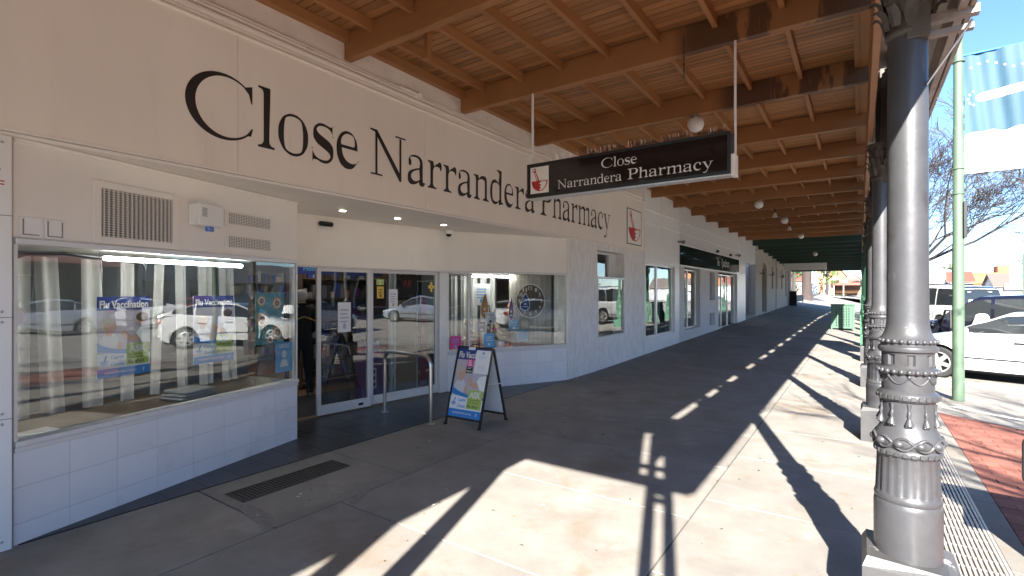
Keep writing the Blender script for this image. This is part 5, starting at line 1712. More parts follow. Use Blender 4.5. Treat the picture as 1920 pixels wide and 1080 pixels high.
w = MB(); w.box(W, W + .05, 30.05, 47.5, 3.95, 4.02); w.box(W, W + .04, 38.0, 38.1, -.1, 3.9); w.tube([(W + .05, 44.8, .3), (W + .05, 44.8, 4.0)], .04, 8); w.build('string_course', m_creamw, s4)
b = MB()
for y in (31.4, 34.9, 40.0): b.tube([(W, y, 2.75), (W + .22, y, 2.75)], .03, 6); b.box(W + .18, W + .28, y - .05, y + .05, 2.68, 2.9)
b.build('wall_lamp', m_grimy, s4)

# green part of the verandah
gv = thing('green_verandah', 'dark green verandah roof beyond the brown timber one', 'verandah', (.2, 37, 0))
for k in range(11):
    y = 29.1 + 1.8 * k; z = 4.17 - .042 * (y - 28)
    MB().box(W - .02, .10, y, y + .09, z, z + .34).build('beam', m_green, gv)
b = MB(); b.add([(W - .02, 27.25, 4.56), (.3, 27.25, 4.56), (.3, 47.6, 3.72), (W - .02, 47.6, 3.72), (W - .02, 27.25, 4.62), (.3, 27.25, 4.62), (.3, 47.6, 3.78), (W - .02, 47.6, 3.78)], [(3, 2, 1, 0), (4, 5, 6, 7), (0, 1, 5, 4), (1, 2, 6, 5), (2, 3, 7, 6), (3, 0, 4, 7)]); b.build('roof_deck', m_green, gv)
b = MB(); b.add([(.36, 27.25, 3.1), (.42, 27.25, 3.1), (.42, 47.6, 2.9), (.36, 47.6, 2.9), (.30, 27.25, 4.4), (.36, 27.25, 4.4), (.36, 47.6, 3.6), (.30, 47.6, 3.6)], [(3, 2, 1, 0), (4, 5, 6, 7), (0, 1, 5, 4), (1, 2, 6, 5), (2, 3, 7, 6), (3, 0, 4, 7)]); b.build('skirt', m_green, gv)
MB().box(W - .02, .4, 47.5, 47.6, 3.35, 3.75).build('end_fascia', m_green, gv)
g = globe(-2.05, 33.0, 3.95, 'white globe lamp under the dark green verandah roof')
hs2 = thing('slatted_sign', 'long cream slatted sign box hanging under the green verandah', 'sign', (-3, 38, 3.3))
MB().box(-4.2, -1.75, 38, 38.25, 3.12, 3.58, .01).build('sign_case', m_cream2, hs2)
for i in range(4): MB().box(-4.15, -1.8, 37.97, 37.995, 3.15 + i * .11, 3.20 + i * .11).build('slat', m_white, hs2)
b = MB()
for x in (-3.9, -2.1): b.tube([(x, 38.1, 3.58), (x, 38.1, 4.0)], .02, 6)
b.build('hanger', m_green, hs2)
g = thing('dark_sandwich_board', 'dark sandwich board standing at the far end of the cream building', 'sandwich board', (-4.35, 45.5, gz(-4.35, 45.5)))
b = MB(); b.add([(-.25, -.35, 0), (.25, -.35, 0), (.25, -.0, 1.15), (-.25, -.0, 1.15), (-.25, -.31, 0), (.25, -.31, 0), (.25, .04, 1.15), (-.25, .04, 1.15)], [(0, 1, 2, 3), (7, 6, 5, 4), (0, 4, 5, 1), (1, 5, 6, 2), (2, 6, 7, 3), (3, 7, 4, 0)]); b.build('front_board', m_black, g, local=True)
b = MB(); b.add([(-.25, .35, 0), (.25, .35, 0), (.25, .05, 1.15), (-.25, .05, 1.15), (-.25, .31, 0), (.25, .31, 0), (.25, .06, 1.10), (-.25, .06, 1.10)], [(0, 1, 2, 3), (7, 6, 5, 4), (0, 4, 5, 1), (1, 5, 6, 2), (2, 6, 7, 3), (3, 7, 4, 0)]); b.build('rear_board', m_black, g, local=True)
g = thing('white_chair', 'small white outdoor chair beside the dark sandwich board', 'chair', (-3.95, 46.3, gz(-3.95, 46.3)))
MB().box(-.25, .25, -.25, .25, .4, .44).build('seat', m_white, g, local=True); MB().box(-.25, .25, .22, .25, .44, .85).build('backrest', m_white, g, local=True)
for sx in (-.23, .2):
    for sy in (-.23, .2): MB().box(sx, sx + .03, sy, sy + .03, 0, .4).build('leg', m_white, g, local=True)

# ------------------------------------------------------------------ cars
def lerp_pts(pts, x):
    if x <= pts[0][0]: return pts[0][1]
    for (a, b_), (c, d) in zip(pts, pts[1:]):
        if x <= c:
            t = (x - a) / (c - a); t2 = t * t * (3 - 2 * t) * .4 + t * .6
            return b_ + (d - b_) * t2
    return pts[-1][1]


STY = {
    'sedan': dict(hw=.90, top=[(-2.36, .80), (-2.25, .98), (-1.75, 1.03), (-.9, .99), (.9, .97), (1.3, .93), (2.0, .80), (2.28, .66), (2.34, .58)],
                  roof=[(-1.75, 1.02), (-1.35, 1.22), (-.75, 1.40), (-.1, 1.46), (.35, 1.42), (.75, 1.24), (1.22, .95)], ax=(1.40, -1.32), r=.325, pil=(-.12, -.95), side=(-1.45, .98)),
    'hatch': dict(hw=.89, top=[(-2.1, .78), (-2.02, 1.0), (-1.8, 1.06), (-.9, 1.0), (.9, .96), (1.3, .92), (1.9, .80), (2.1, .66), (2.16, .56)],
                  roof=[(-2.02, 1.05), (-1.55, 1.24), (-.95, 1.38), (-.3, 1.43), (.28, 1.39), (.72, 1.2), (1.25, .94)], ax=(1.35, -1.25), r=.325, pil=(-.15, -1.0), side=(-1.65, .95)),
    'suv': dict(hw=.95, top=[(-2.3, .95), (-2.26, 1.12), (-2.1, 1.14), (.9, 1.12), (1.4, 1.09), (2.05, 1.0), (2.25, .85), (2.3, .7)],
                roof=[(-2.27, 1.13), (-2.05, 1.72), (-1.7, 1.82), (-.5, 1.86), (.2, 1.82), (.65, 1.55), (1.15, 1.10)], ax=(1.42, -1.38), r=.38, pil=(-.05, -1.05), side=(-1.95, .92)),
}


def car(label, loc, rot, paint, style, group='cars parked at an angle along the street', flags=()):
    S = STY[style]; hw = S['hw']; top = S['top']; R = S['r']; sill = .22 if style != 'suv' else .34
    c = thing('parked_car', label, 'car', loc, rot, group)
    x0, x1 = top[0][0], top[-1][0]
    n = 84
    vs_ = []; F = []

    def wx(x):
        e = max(0, (abs(x - (x0 + x1) / 2) - (x1 - x0) / 2 + .75) / .75)
        return hw * (1 - .30 * e ** 2.4)
    for i in range(n + 1):
        x = x0 + (x1 - x0) * i / n
        w_ = wx(x); zt = lerp_pts(top, x)
        zb = sill + .16 * max(0, (abs(x - (x0 + x1) / 2) - (x1 - x0) / 2 + .5) / .5) ** 2
        for a in S['ax']:
            d = abs(x - a); Ra = R + .05
            if d < Ra: zb = max(zb, R + sqrt(Ra * Ra - d * d))
        zb = min(zb, zt - .12)
        z1 = max(zb + .02, min(.5, zt - .1)); z2 = max(z1 + .02, zt - .28); z3 = zt - .07
        half = [(w_ * .95, zb), (w_, z1), (w_ * 1.0, max(z1 + .03, z2)), (w_ * .955, max(z1 + .05, z3)), (w_ * .86, zt - .012), (w_ * .45, zt + .018), (0, zt + .025)]
        if i < 5 or i > n - 5:
            k = min(i, n - i) / 5.0
            half = [(y * (.80 + .2 * sqrt(k)), z) for y, z in half]
        sec = [(x, y, z) for y, z in half] + [(x, -y, z) for y, z in half[-2::-1]]
        vs_ += sec
    m = 13
    for i in range(n):
        for k in range(m - 1): F.append((i * m + k, i * m + k + 1, (i + 1) * m + k + 1, (i + 1) * m + k))
    F.append(tuple(range(m))[::-1]); F.append(tuple(n * m + k for k in range(m)))
    MB().add(vs_, F).build('body', paint, c, local=True, smooth=38)
    MB().box(x0 + .25, x1 - .25, -hw + .2, hw - .2, .16, .75).build('underbody', m_trim, c, local=True)
    # greenhouse
    rf = S['roof']; xa, xd = rf[0][0], rf[-1][0]; n2 = 60
    wb = hw * .90; wt = hw * (.70 if style != 'suv' else .78)

    def sect(x):
        zr = lerp_pts(rf, x); zb = lerp_pts(top, x) - .04
        zr = max(zr, zb + .03)
        h = (zr - zb) / (max(p[1] for p in rf) - zb)
        w2 = wb + (wt - wb) * h
        return zb, zr, w2
    vs_ = []; F = []
    for i in range(n2 + 1):
        x = xa + (xd - xa) * i / n2; zb, zr, w2 = sect(x)
        half = [(wb, zb), (w2 + (wb - w2) * .5 + .012, zb + (zr - zb) * .5), (w2 + .006, zr - (zr - zb) * .10), (w2 - .05, zr - .012), (w2 * .5, zr + .012), (0, zr + .018)]
        vs_ += [(x, y, z) for y, z in half] + [(x, -y, z) for y, z in half[-2::-1]]
    m = 11
    for i in range(n2):
        for k in range(m - 1): F.append((i * m + k, i * m + k + 1, (i + 1) * m + k + 1, (i + 1) * m + k))
    F.append(tuple(range(m))[::-1]); F.append(tuple(n2 * m + k for k in range(m)))
    MB().add(vs_, F).build('cabin', paint, c, local=True, smooth=45)

    def side_pt(x, t, s, off=.005):
        zb, zr, w2 = sect(x)
        z = zb + (zr - zb) * t
        if t < .5: y = wb + ((w2 + (wb - w2) * .5 + .012) - wb) * t / .5
        else: y = (w2 + (wb - w2) * .5 + .012) + ((w2 + .006) - (w2 + (wb - w2) * .5 + .012)) * (t - .5) / .4
        return (x, s * (y + off), z)
    p1, p2 = S['pil']; sa, sd = S['side']
    for s in (-1, 1):
        for a, b_ in ((p1 + .035, sd), (p2 + .03, p1 - .035), (sa, p2 - .03)):
            g_ = MB(); vs_ = []; F = []; nn = 14
            for i in range(nn + 1):
                x = a + (b_ - a) * i / nn
                zb, zr, w2 = sect(x)
                lo = min(.9, (lerp_pts(top, x) + .015 - zb) / max(.05, zr - zb)); hi = .88 if zr - zb > .2 else max(lo + .01, .8)
                hi = max(hi, lo + .005)
                for j in range(4): vs_.append(side_pt(x, lo + (hi - lo) * j / 3, s))
            for i in range(nn):
                for j in range(3): F.append((i * 4 + j, (i + 1) * 4 + j, (i + 1) * 4 + j + 1, i * 4 + j + 1))
            g_.add(vs_, F).build('side_window', m_cglass, c, local=True, smooth=60)
        # seam, handle, mirror, trims
        sm = MB()
        for x in (1.0, p1, p2 - .0):
            w_ = wx(x) + .003; sm.box(x - .004, x + .004, s * w_ - .002, s * w_ + .002, .36, lerp_pts(top, x) - .10)
        sm.build('door_seam', m_trim, c, local=True)
        for x in (p1 + .12, p2 + .12):
            w_ = wx(x) * .985 + .012; MB().box(x, x + .20, s * w_ - .012, s * w_ + .012, .80, .83, .006).build('handle', m_trim if 'darkhandle' in flags else paint, c, local=True)
        w_ = wx(.6) + .004
        MB().box(-.9, .95, s * w_ - .004, s * w_ + .004, .46, .485).build('side_trim', m_trim, c, local=True)
        xm = sd - .02
        mr = MB(); mr.ell((xm - .03, s * (wb + .13), lerp_pts(top, xm) + .07), (.07, .11, .075), 12, 8); mr.build('mirror', paint, c, local=True, smooth=70)
        MB().tube([(xm, s * (wb - .01), lerp_pts(top, xm) + .02), (xm - .02, s * (wb + .08), lerp_pts(top, xm) + .05)], .02, 6).build('mirror_arm', m_trim, c, local=True)
        # lamps
        xl = x1 - .17; MB().ell((xl, s * (wx(xl) * .80), lerp_pts(top, xl) - .075), (.16, .13, .06), 14, 8, Matrix.Rotation(-s * .5, 3, 'Z')).build('headlight', m_head, c, local=True, smooth=70)
        xl = x0 + .10
        if style == 'suv': MB().box(x0 - .005, x0 + .12, s * (wx(xl) * .97) - .07, s * (wx(xl) * .97) + .015, .85, 1.25, .02).build('tail_light', m_tail, c, local=True)
        else: MB().ell((xl + .04, s * (wx(xl) * .84), .86), (.17, .13, .085), 14, 8, Matrix.Rotation(s * .5, 3, 'Z')).build('tail_light', m_tail, c, local=True, smooth=70)
        # wheels
        for a in S['ax']:
            yc = s * (hw - .10)
            ty = MB(lambda x, y, z, a=a, yc=yc, s=s: (a + x, yc + z * s, R + y))
            ty.lathe([(R * .66, -.10), (R * .93, -.105), (R * .985, -.09), (R, -.06), (R, .06), (R * .985, .09), (R * .93, .105), (R * .68, .098), (R * .66, .08)], 36, cap=False)
            t_ = ty.build('wheel', m_tyre, c, local=True, smooth=35)
            rm = MB(lambda x, y, z, a=a, yc=yc, s=s: (a + x, yc + z * s, R + y))
            rm.lathe([(R * .60, .07), (R * .665, .085), (R * .69, .100), (R * .655, .103), (R * .62, .095)], 32, cap=False)
            for k in range(6):
                an = 2 * pi * k / 6 + .3
                p = [(R * .10, -.045), (R * .62, -.04), (R * .62, .04), (R * .10, .045)]
                q_ = [(cos(an) * u - sin(an) * v * (R / .33), sin(an) * u + cos(an) * v * (R / .33)) for u, v in p]
                rm.prism(q_, .072, .094)
            rm.lathe([(R * .2, .07), (R * .17, .105), (R * .05, .108)], 16)
            o_ = rm.build('rim', m_rim, t_, local=True, smooth=35)
            dk = MB(lambda x, y, z, a=a, yc=yc, s=s: (a + x, yc + z * s, R + y)); dk.lathe([(R * .66, .01), (R * .66, .03)], 24); dk.build('brake_disc', m_trim, t_, local=True)
    # wind screens
    def screen(xs0, xs1, name):
        vs_ = []; F = []; nn = 8
        for i in range(nn + 1):
            x = xs0 + (xs1 - xs0) * i / nn; zb, zr, w2 = sect(x)
            for j in range(7):
                t = -1 + 2 * j / 6; zc = zr + (.018 - .026 * abs(t) ** 2)
                vs_.append((x, t * (w2 - .06), zc + .006))
        for i in range(nn):
            for j in range(6): F.append((i * 7 + j, i * 7 + j + 1, (i + 1) * 7 + j + 1, (i + 1) * 7 + j))
        MB().add(vs_, F).build(name, m_cglass, c, local=True, smooth=60)
    screen(rf[-3][0] + .03, rf[-1][0] - .06, 'windscreen')
    screen(rf[0][0] + .04, rf[2][0] - .10, 'rear_window')
    MB().box(x0 - .012, x0 + .02, -.22, .22, .62 if style != 'suv' else .78, .73 if style != 'suv' else .89).build('number_plate', m_paper, c, local=True)
    b = MB(); b.box(x0 + .04, x0 + .12, -hw * .78, hw * .78, .36, .40); b.box(x1 - .1, x1 - .01, -hw * .5, hw * .5, .36, .50); b.build('bumper_grille', m_trim, c, local=True)
    if 'rack' in flags:
        b = MB()
        for s in (-1, 1): b.tube([(-1.5, s * .62, 1.90), (.2, s * .62, 1.90)], .02, 8)
        b.build('roof_rail', m_trim, c, local=True)
    if 'spoiler' in flags: MB().box(-1.92, -1.62, -.55, .55, 1.36, 1.39, .01).build('spoiler', paint, c, local=True)
    return c


RZ = -.121
carA = car('white hatchback parked nose to the kerb beside the green pole', (2.93, 14.36, RZ), radians(160), m_cwhite, 'hatch', flags=('darkhandle',))
BL = (2.95, 17.9, RZ)
carB = car('midnight blue family car parked between the white hatchback and the white wagon', BL, radians(160), m_cblue, 'suv', flags=('darkhandle',))
carB.scale = (.98, .96, .93)
CL = (2.75, 28.0, RZ)
carC = car('tall white four wheel drive wagon parked behind the midnight blue car', CL, radians(120), m_cwhite, 'suv', flags=('rack', 'darkhandle'))
carC.scale = (1, 1, 1.12)
# open front door of the blue sedan, swung out
od = thing('open_car_door', 'open front door of the midnight blue car, above the white bonnet', 'car door', BL, radians(160))
dd = MB(lambda x, y, z: (.95 - x * .42 - y * .9, .84 + x * .9 - y * .42, z))
dd.box(.02, 1.0, -.03, .03, .34, .92, .02); dd.build('door_panel', m_cblue, od, local=True)
dd = MB(lambda x, y, z: (.95 - x * .42 - y * .9, .84 + x * .9 - y * .42, z))
dd.tube([(.05, 0, .92), (.45, 0, 1.34), (.98, 0, 1.36), (1.0, 0, .92)], .025, 6); dd.build('window_frame', m_trim, od, local=True)
dd = MB(lambda x, y, z: (.95 - x * .42 - y * .9, .84 + x * .9 - y * .42, z)); dd.ell((.14, -.14, 1.0), (.11, .06, .075), 12, 8); dd.build('mirror', m_cblue, od, local=True, smooth=70)
dd = MB(lambda x, y, z: (.95 - x * .42 - y * .9, .84 + x * .9 - y * .42, z)); dd.box(.05, .23, -.212, -.206, .94, 1.06, .02); dd.build('mirror_glass', M('mirror glass', (.55, .65, .75), .05, 1, var=0), od, local=True)
# wagon rear sticker
st_ = thing('rear_sticker', 'white strip with bold dark letters on the wagon rear window', 'sticker', CL, radians(120))
st_.scale = (1, 1, 1.12)
fs_ = lambda x, y, z: (-2.235 + .11 * y / .3 - z, -x, 1.22 + y)
b = MB(fs_); b.prism([(-.52, .0), (.46, .0), (.52, .13), (-.46, .13)], .0, .006); b.build('strip', m_paper, st_, local=True)
b = MB(fs_); text_in(b, 'KLAV', -.38, .03, .76, .07, .008, .05); b.build('lettering', m_ink, st_, local=True)
# the far side of the street (seen only in the shop windows)
car('silver sedan parked across the street, seen only in the display window', (14.0, 17.8, RZ), radians(-45), m_csilver, 'sedan')
car('white sedan parked across the street, seen only in the display window', (14.0, 22.2, RZ), radians(-45), m_cwhite, 'sedan')
car('red hatchback parked across the street, seen only in the display window', (14.0, 26.6, RZ), radians(-45), m_cred, 'hatch')
car('white hatchback across the street, seen only in the door and right window', (9.8, 9.6, RZ), radians(70), m_cwhite, 'hatch', flags=('spoiler',))


# ------------------------------------------------------------------ people
def figure(name, label, loc, rot, J, E, mats, pick, sub=2):
    p = thing(name, label, 'person', loc, rot)
    me = bpy.data.meshes.new('body')
    me.from_pydata([j[:3] for j in J], E, [])
    o = bpy.data.objects.new('body', me); COL.objects.link(o)
    md = o.modifiers.new('skin', 'SKIN')
    sv = me.skin_vertices[0].data if me.skin_vertices else None
    if sv is None:
        bm = bmesh.new(); bm.from_mesh(me); bm.verts.layers.skin.verify(); bm.to_mesh(me); bm.free(); sv = me.skin_vertices[0].data
    for i, j in enumerate(J):
        r = j[3]; sv[i].radius = r if isinstance(r, tuple) else (r, r)
    sv[0].use_root = True
    md2 = o.modifiers.new('sub', 'SUBSURF'); md2.levels = sub; md2.render_levels = sub
    dg = bpy.context.evaluated_depsgraph_get(); dg.update()
    ev = bpy.data.meshes.new_from_object(o.evaluated_get(dg))
    bpy.data.objects.remove(o)
    ev.materials.clear()
    for m_ in mats: ev.materials.append(m_)
    for f in ev.polygons: f.material_index = pick(f.center)
    ev.shade_smooth()
    put('body', ev, p, True)
    return p


# standing at the counter, back to the door
J = [(0, 0, .95, (.15, .12)), (0, 0, 1.12, (.155, .12)), (0, .01, 1.30, (.18, .125)), (0, 0, 1.44, (.13, .09)), (0, .0, 1.52, (.06, .06)), (0, .02, 1.60, (.085, .095)), (0, .02, 1.70, (.075, .085)),
     (.19, 0, 1.42, .07), (.25, .04, 1.16, .058), (.20, .24, 1.05, .045), (.17, .32, 1.06, .04), (-.19, 0, 1.42, .07), (-.25, .04, 1.16, .058), (-.20, .24, 1.05, .045), (-.17, .32, 1.06, .04),
     (.10, 0, .88, .105), (.12, .02, .50, .075), (.13, -.02, .10, .055), (.14, .13, .045, .045), (-.10, 0, .88, .105), (-.12, .02, .50, .075), (-.13, -.02, .10, .055), (-.14, .13, .045, .045)]
E_ = [(0, 1), (1, 2), (2, 3), (3, 4), (4, 5), (5, 6), (3, 7), (7, 8), (8, 9), (9, 10), (3, 11), (11, 12), (12, 13), (13, 14), (0, 15), (15, 16), (16, 17), (17, 18), (0, 19), (19, 20), (20, 21), (21, 22)]


def pick1(c):
    if c.z < .10: return 3
    if c.z < .92 and abs(c.x) < .3 and c.y < .2: return 2
    if c.z > 1.50 or c.y > .27: return 0
    return 1


pe = figure('person', 'person in a black fleece and navy trousers standing just inside the open doorway', (-7.35, 4.72, -.03), radians(75), J, E_, [m_skin, m_hoodie, m_trous, m_shoe], pick1)
MB().ell((0, .0, 1.665), (.098, .108, .105), 16, 12).build('hair', m_hairg, pe, local=True, smooth=80)
b = MB()
for s in (-1, 1): b.tube([(s * .20, -.075, 1.26), (s * .1, -.125, 1.30), (0, -.132, 1.335)], .012, 6)
b.build('chevron', m_gold, pe, local=True)
MB().lathe([(.06, 1.47), (.085, 1.5), (.09, 1.54), (.07, 1.55)], 16).build('collar', m_hoodie, pe, local=True, smooth=60)
# leaning into the blue car
J = [(0, 0, .92, (.15, .13)), (0, .16, 1.06, (.15, .12)), (0, .36, 1.20, (.17, .12)), (0, .50, 1.28, (.12, .09)), (0, .58, 1.33, (.06, .06)), (0, .66, 1.36, (.085, .09)), (0, .75, 1.34, (.07, .08)),
     (.19, .46, 1.24, .065), (.24, .58, 1.0, .05), (.18, .78, .92, .04), (-.19, .46, 1.24, .065), (-.24, .58, 1.0, .05), (-.18, .78, .92, .04),
     (.10, -.02, .86, .11), (.11, .04, .48, .078), (.12, -.04, .09, .055), (.12, .12, .045, .045), (-.10, -.02, .86, .11), (-.11, .04, .48, .078), (-.12, -.04, .09, .055), (-.12, .12, .045, .045)]
E2 = [(0, 1), (1, 2), (2, 3), (3, 4), (4, 5), (5, 6), (3, 7), (7, 8), (8, 9), (3, 10), (10, 11), (11, 12), (0, 13), (13, 14), (14, 15), (15, 16), (0, 17), (17, 18), (18, 19), (19, 20)]


def pick2(c):
    if c.z < .1: return 3
    if c.z < .96 and c.y < .13: return 2
    if (c.y > .55 and abs(c.x) < .12) or (c.y > .6): return 0
    return 1


pe2 = figure('person', 'person in a white shirt bending into the midnight blue car', (2.45, 16.95, RZ), radians(-20), J, E2, [m_skin, m_shirt, m_trous, m_shoe], pick2)
MB().ell((0, .69, 1.40), (.10, .11, .085), 14, 10).build('hair', m_hairbr, pe2, local=True, smooth=80)

# ------------------------------------------------------------------ trees
def bare_tree(label, loc, seed, height, spread, lean=(0, 0), levels=6, trunk_r=.22, twigs=3, mat=m_bark, z_split=.28):
    rng = random.Random(seed)
    t = thing('bare_tree', label, 'tree', loc)
    tr = MB(); br = MB()
    top = Vector((lean[0] * .3, lean[1] * .3, height * z_split))
    tr.tube([(0, 0, -.05), tuple(top * .35 + Vector((.03, -.02, 0))), tuple(top)], [trunk_r * 1.25, trunk_r, trunk_r * .85], 12)

    def grow(p, d, L, r, lv):
        n = 3; pts = [p]; R = [r]; q = p.copy(); dd = d.copy()
        for i in range(n):
            dd = (dd + Vector((rng.uniform(-1, 1), rng.uniform(-1, 1), rng.uniform(-.5, .8))) * .16).normalized()
            q = q + dd * L / n; pts.append(q.copy()); R.append(max(.009, r * (1 - .42 * (i + 1) / n)))
        br.tube([tuple(a) for a in pts], R, 7 if lv < 2 else (5 if lv < 4 else 3), lv < 3)
        if lv >= levels: return
        k = twigs if lv < levels - 2 else twigs + 1
        for i in range(k):
            ax = dd.orthogonal().normalized(); ax = Matrix.Rotation(rng.uniform(0, 2 * pi), 3, dd) @ ax
            nd = (dd + ax * rng.uniform(.35, .85)).normalized()
            nd.z = nd.z * .8 + .10; nd.normalize()
            s = pts[-1] if i < 2 else pts[rng.choice((1, 2))]
            grow(s.copy(), nd, L * rng.uniform(.62, .84), r * (.5 if lv < 3 else .58), lv + 1)
    for i in range(5):
        a = 2 * pi * i / 5 + rng.uniform(-.3, .3)
        d = Vector((cos(a) * spread + lean[0], sin(a) * spread + lean[1], rng.uniform(.55, 1.1))).normalized()
        grow(top - Vector((0, 0, .15 * i * .5)), d, height * .27, trunk_r * .46, 1)
    tr.build('trunk', mat, t, local=True, smooth=60); br.build('branches', mat, t, local=True, smooth=60)
    return t


bare_tree('bare winter tree with wide spreading branches behind the green pole', (1.75, 31.5, -.12), 11, 10.4, 1.0, (.5, 0), 7, .2)
bare_tree('bare street tree behind the viewpoint that throws dappled shade', (5.7, .8, -.12), 5, 7.5, 1.0, (0, 0), 5)
bare_tree('small distant bare tree above the orange building', (17.5, 135, 0), 4, 7.5, .9, (0, 0), 4, .15)


def leafy_tree(label, loc, seed, h, rad, mat, n=700, leaf=.22, trunk_r=.2, name='leafy_tree', sq=.75):
    rng = random.Random(seed)
    t = thing(name, label, 'tree', loc)
    tr = MB(); tr.tube([(0, 0, -.1), (.05, .02, h * .3), (.0, .05, h * .62)], [trunk_r * 1.2, trunk_r, trunk_r * .5], 8)
    for i in range(5):
        a = 2 * pi * i / 5; tr.tube([(0, 0, h * (.35 + .04 * i)), (cos(a) * rad * .5, sin(a) * rad * .5, h * (.55 + .05 * i))], [trunk_r * .5, trunk_r * .15], 5)
    tr.build('trunk', m_barkd, t, local=True, smooth=60)
    cl = [(Vector((rng.gauss(0, .42) * rad, rng.gauss(0, .42) * rad, h * .68 + rng.gauss(0, .30) * rad * sq)), rng.uniform(.22, .42) * rad) for _ in range(16)]
    b = MB()
    for i in range(n):
        c, r = rng.choice(cl)
        d = Vector((rng.gauss(0, 1), rng.gauss(0, 1), rng.gauss(0, 1))).normalized() * r * rng.uniform(.45, 1.0)
        p = c + d
        u = Vector((rng.gauss(0, 1), rng.gauss(0, 1), rng.gauss(0, .6))).normalized(); v = u.orthogonal().normalized(); s = leaf * rng.uniform(.6, 1.3)
        b.add([tuple(p - u * s), tuple(p + v * s * .5), tuple(p + u * s), tuple(p - v * s * .5)], [(0, 1, 2, 3)])
    b.build('crown', mat, t, local=True)
    return t


# ------------------------------------------------------------------ end of the street
ter = MB()
for i in range(30):
    for j in range(12):
        x0, x1, y0, y1 = -60 + i * 3, -57 + i * 3, 84 + j * 8, 92 + j * 8
        f = lambda x, y: 1.25 * min(1, max(0, (6 - x) / 10)) * (1 if y > 86 else .9) - .03
        ter.add([(x0, y0, f(x0, y0)), (x1, y0, f(x1, y0)), (x1, y1, f(x1, y1)), (x0, y1, f(x0, y1))], [(0, 1, 2, 3)])
setp(ter.build('far_terrain', m_kerb), kind='structure')
lw = MB()
for i in range(6):
    a, c = -10 + i * 1.4, -8.6 + i * 1.4; lw.add([(a, 90, 1.26), (c, 90, 1.26), (c, 94, 1.28), (a, 94, 1.28)], [(0, 1, 2, 3)])
setp(lw.build('lawn', m_grass), kind='structure')
big = thing('street_tree', 'large dark tree trunk standing past the end of the verandah', 'tree', (-4.5, 60, .85))
tb = MB()
tb.lathe([(.72, 0), (.55, .25), (.46, .8), (.42, 2.2), (.46, 3.2), (.40, 4.2)], 18, (0, 0), lambda r, z, a: r * (1 + .07 * sin(a * 5 + z) + .04 * sin(a * 9)))
for a, l in ((.4, 3), (2.2, 3.2), (3.7, 3), (5.2, 2.6)): tb.tube([(0, 0, 3.6), (cos(a) * 1.1, sin(a) * 1.1, 4.8), (cos(a) * l, sin(a) * l, 6.6)], [.3, .2, .08], 8)
tb.build('trunk', m_barkd, big, local=True, smooth=50)
b = MB(); rng = random.Random(9)
for i in range(1500):
    a = rng.uniform(0, 2 * pi); r_ = rng.uniform(.5, 3.6); z = 5.2 + rng.gauss(1.2, .9); p = Vector((cos(a) * r_, sin(a) * r_, z))
    if i % 4 == 0: p = Vector((2.0 + rng.gauss(0, .5), rng.gauss(0, .8), 3.3 + rng.gauss(0, .75)))
    u = Vector((rng.gauss(0, 1), rng.gauss(0, 1), rng.gauss(0, .6))).normalized(); v = u.orthogonal().normalized(); s = .16
    b.add([tuple(p - u * s), tuple(p + v * s * .5), tuple(p + u * s), tuple(p - v * s * .5)], [(0, 1, 2, 3)])
b.build('crown', m_leaf, big, local=True)
g = thing('end_post', 'slim dark green post beside the large dark trunk', 'post', (-5.35, 57.5, .8))
MB().lathe([(.12, 0), (.09, .3), (.08, 4.2)], 12).build('shaft', m_green, g, local=True, smooth=50); MB().box(-.15, .15, -.15, .15, 4.2, 4.35).build('cap', m_green, g, local=True)
leafy_tree('russet leaved tree in front of the gabled house at the street end', (-4.2, 92, 1.2), 6, 6.2, 2.3, m_leafy, 900, .17)
leafy_tree('green shrubby tree left of the large dark trunk', (-8.4, 88, 1.2), 8, 6, 2.2, m_leaf, 600, .2)
h = thing('gabled_house', 'orange brick house with stepped gables at the end of the street', 'house', (-2.5, 106, 1.2))


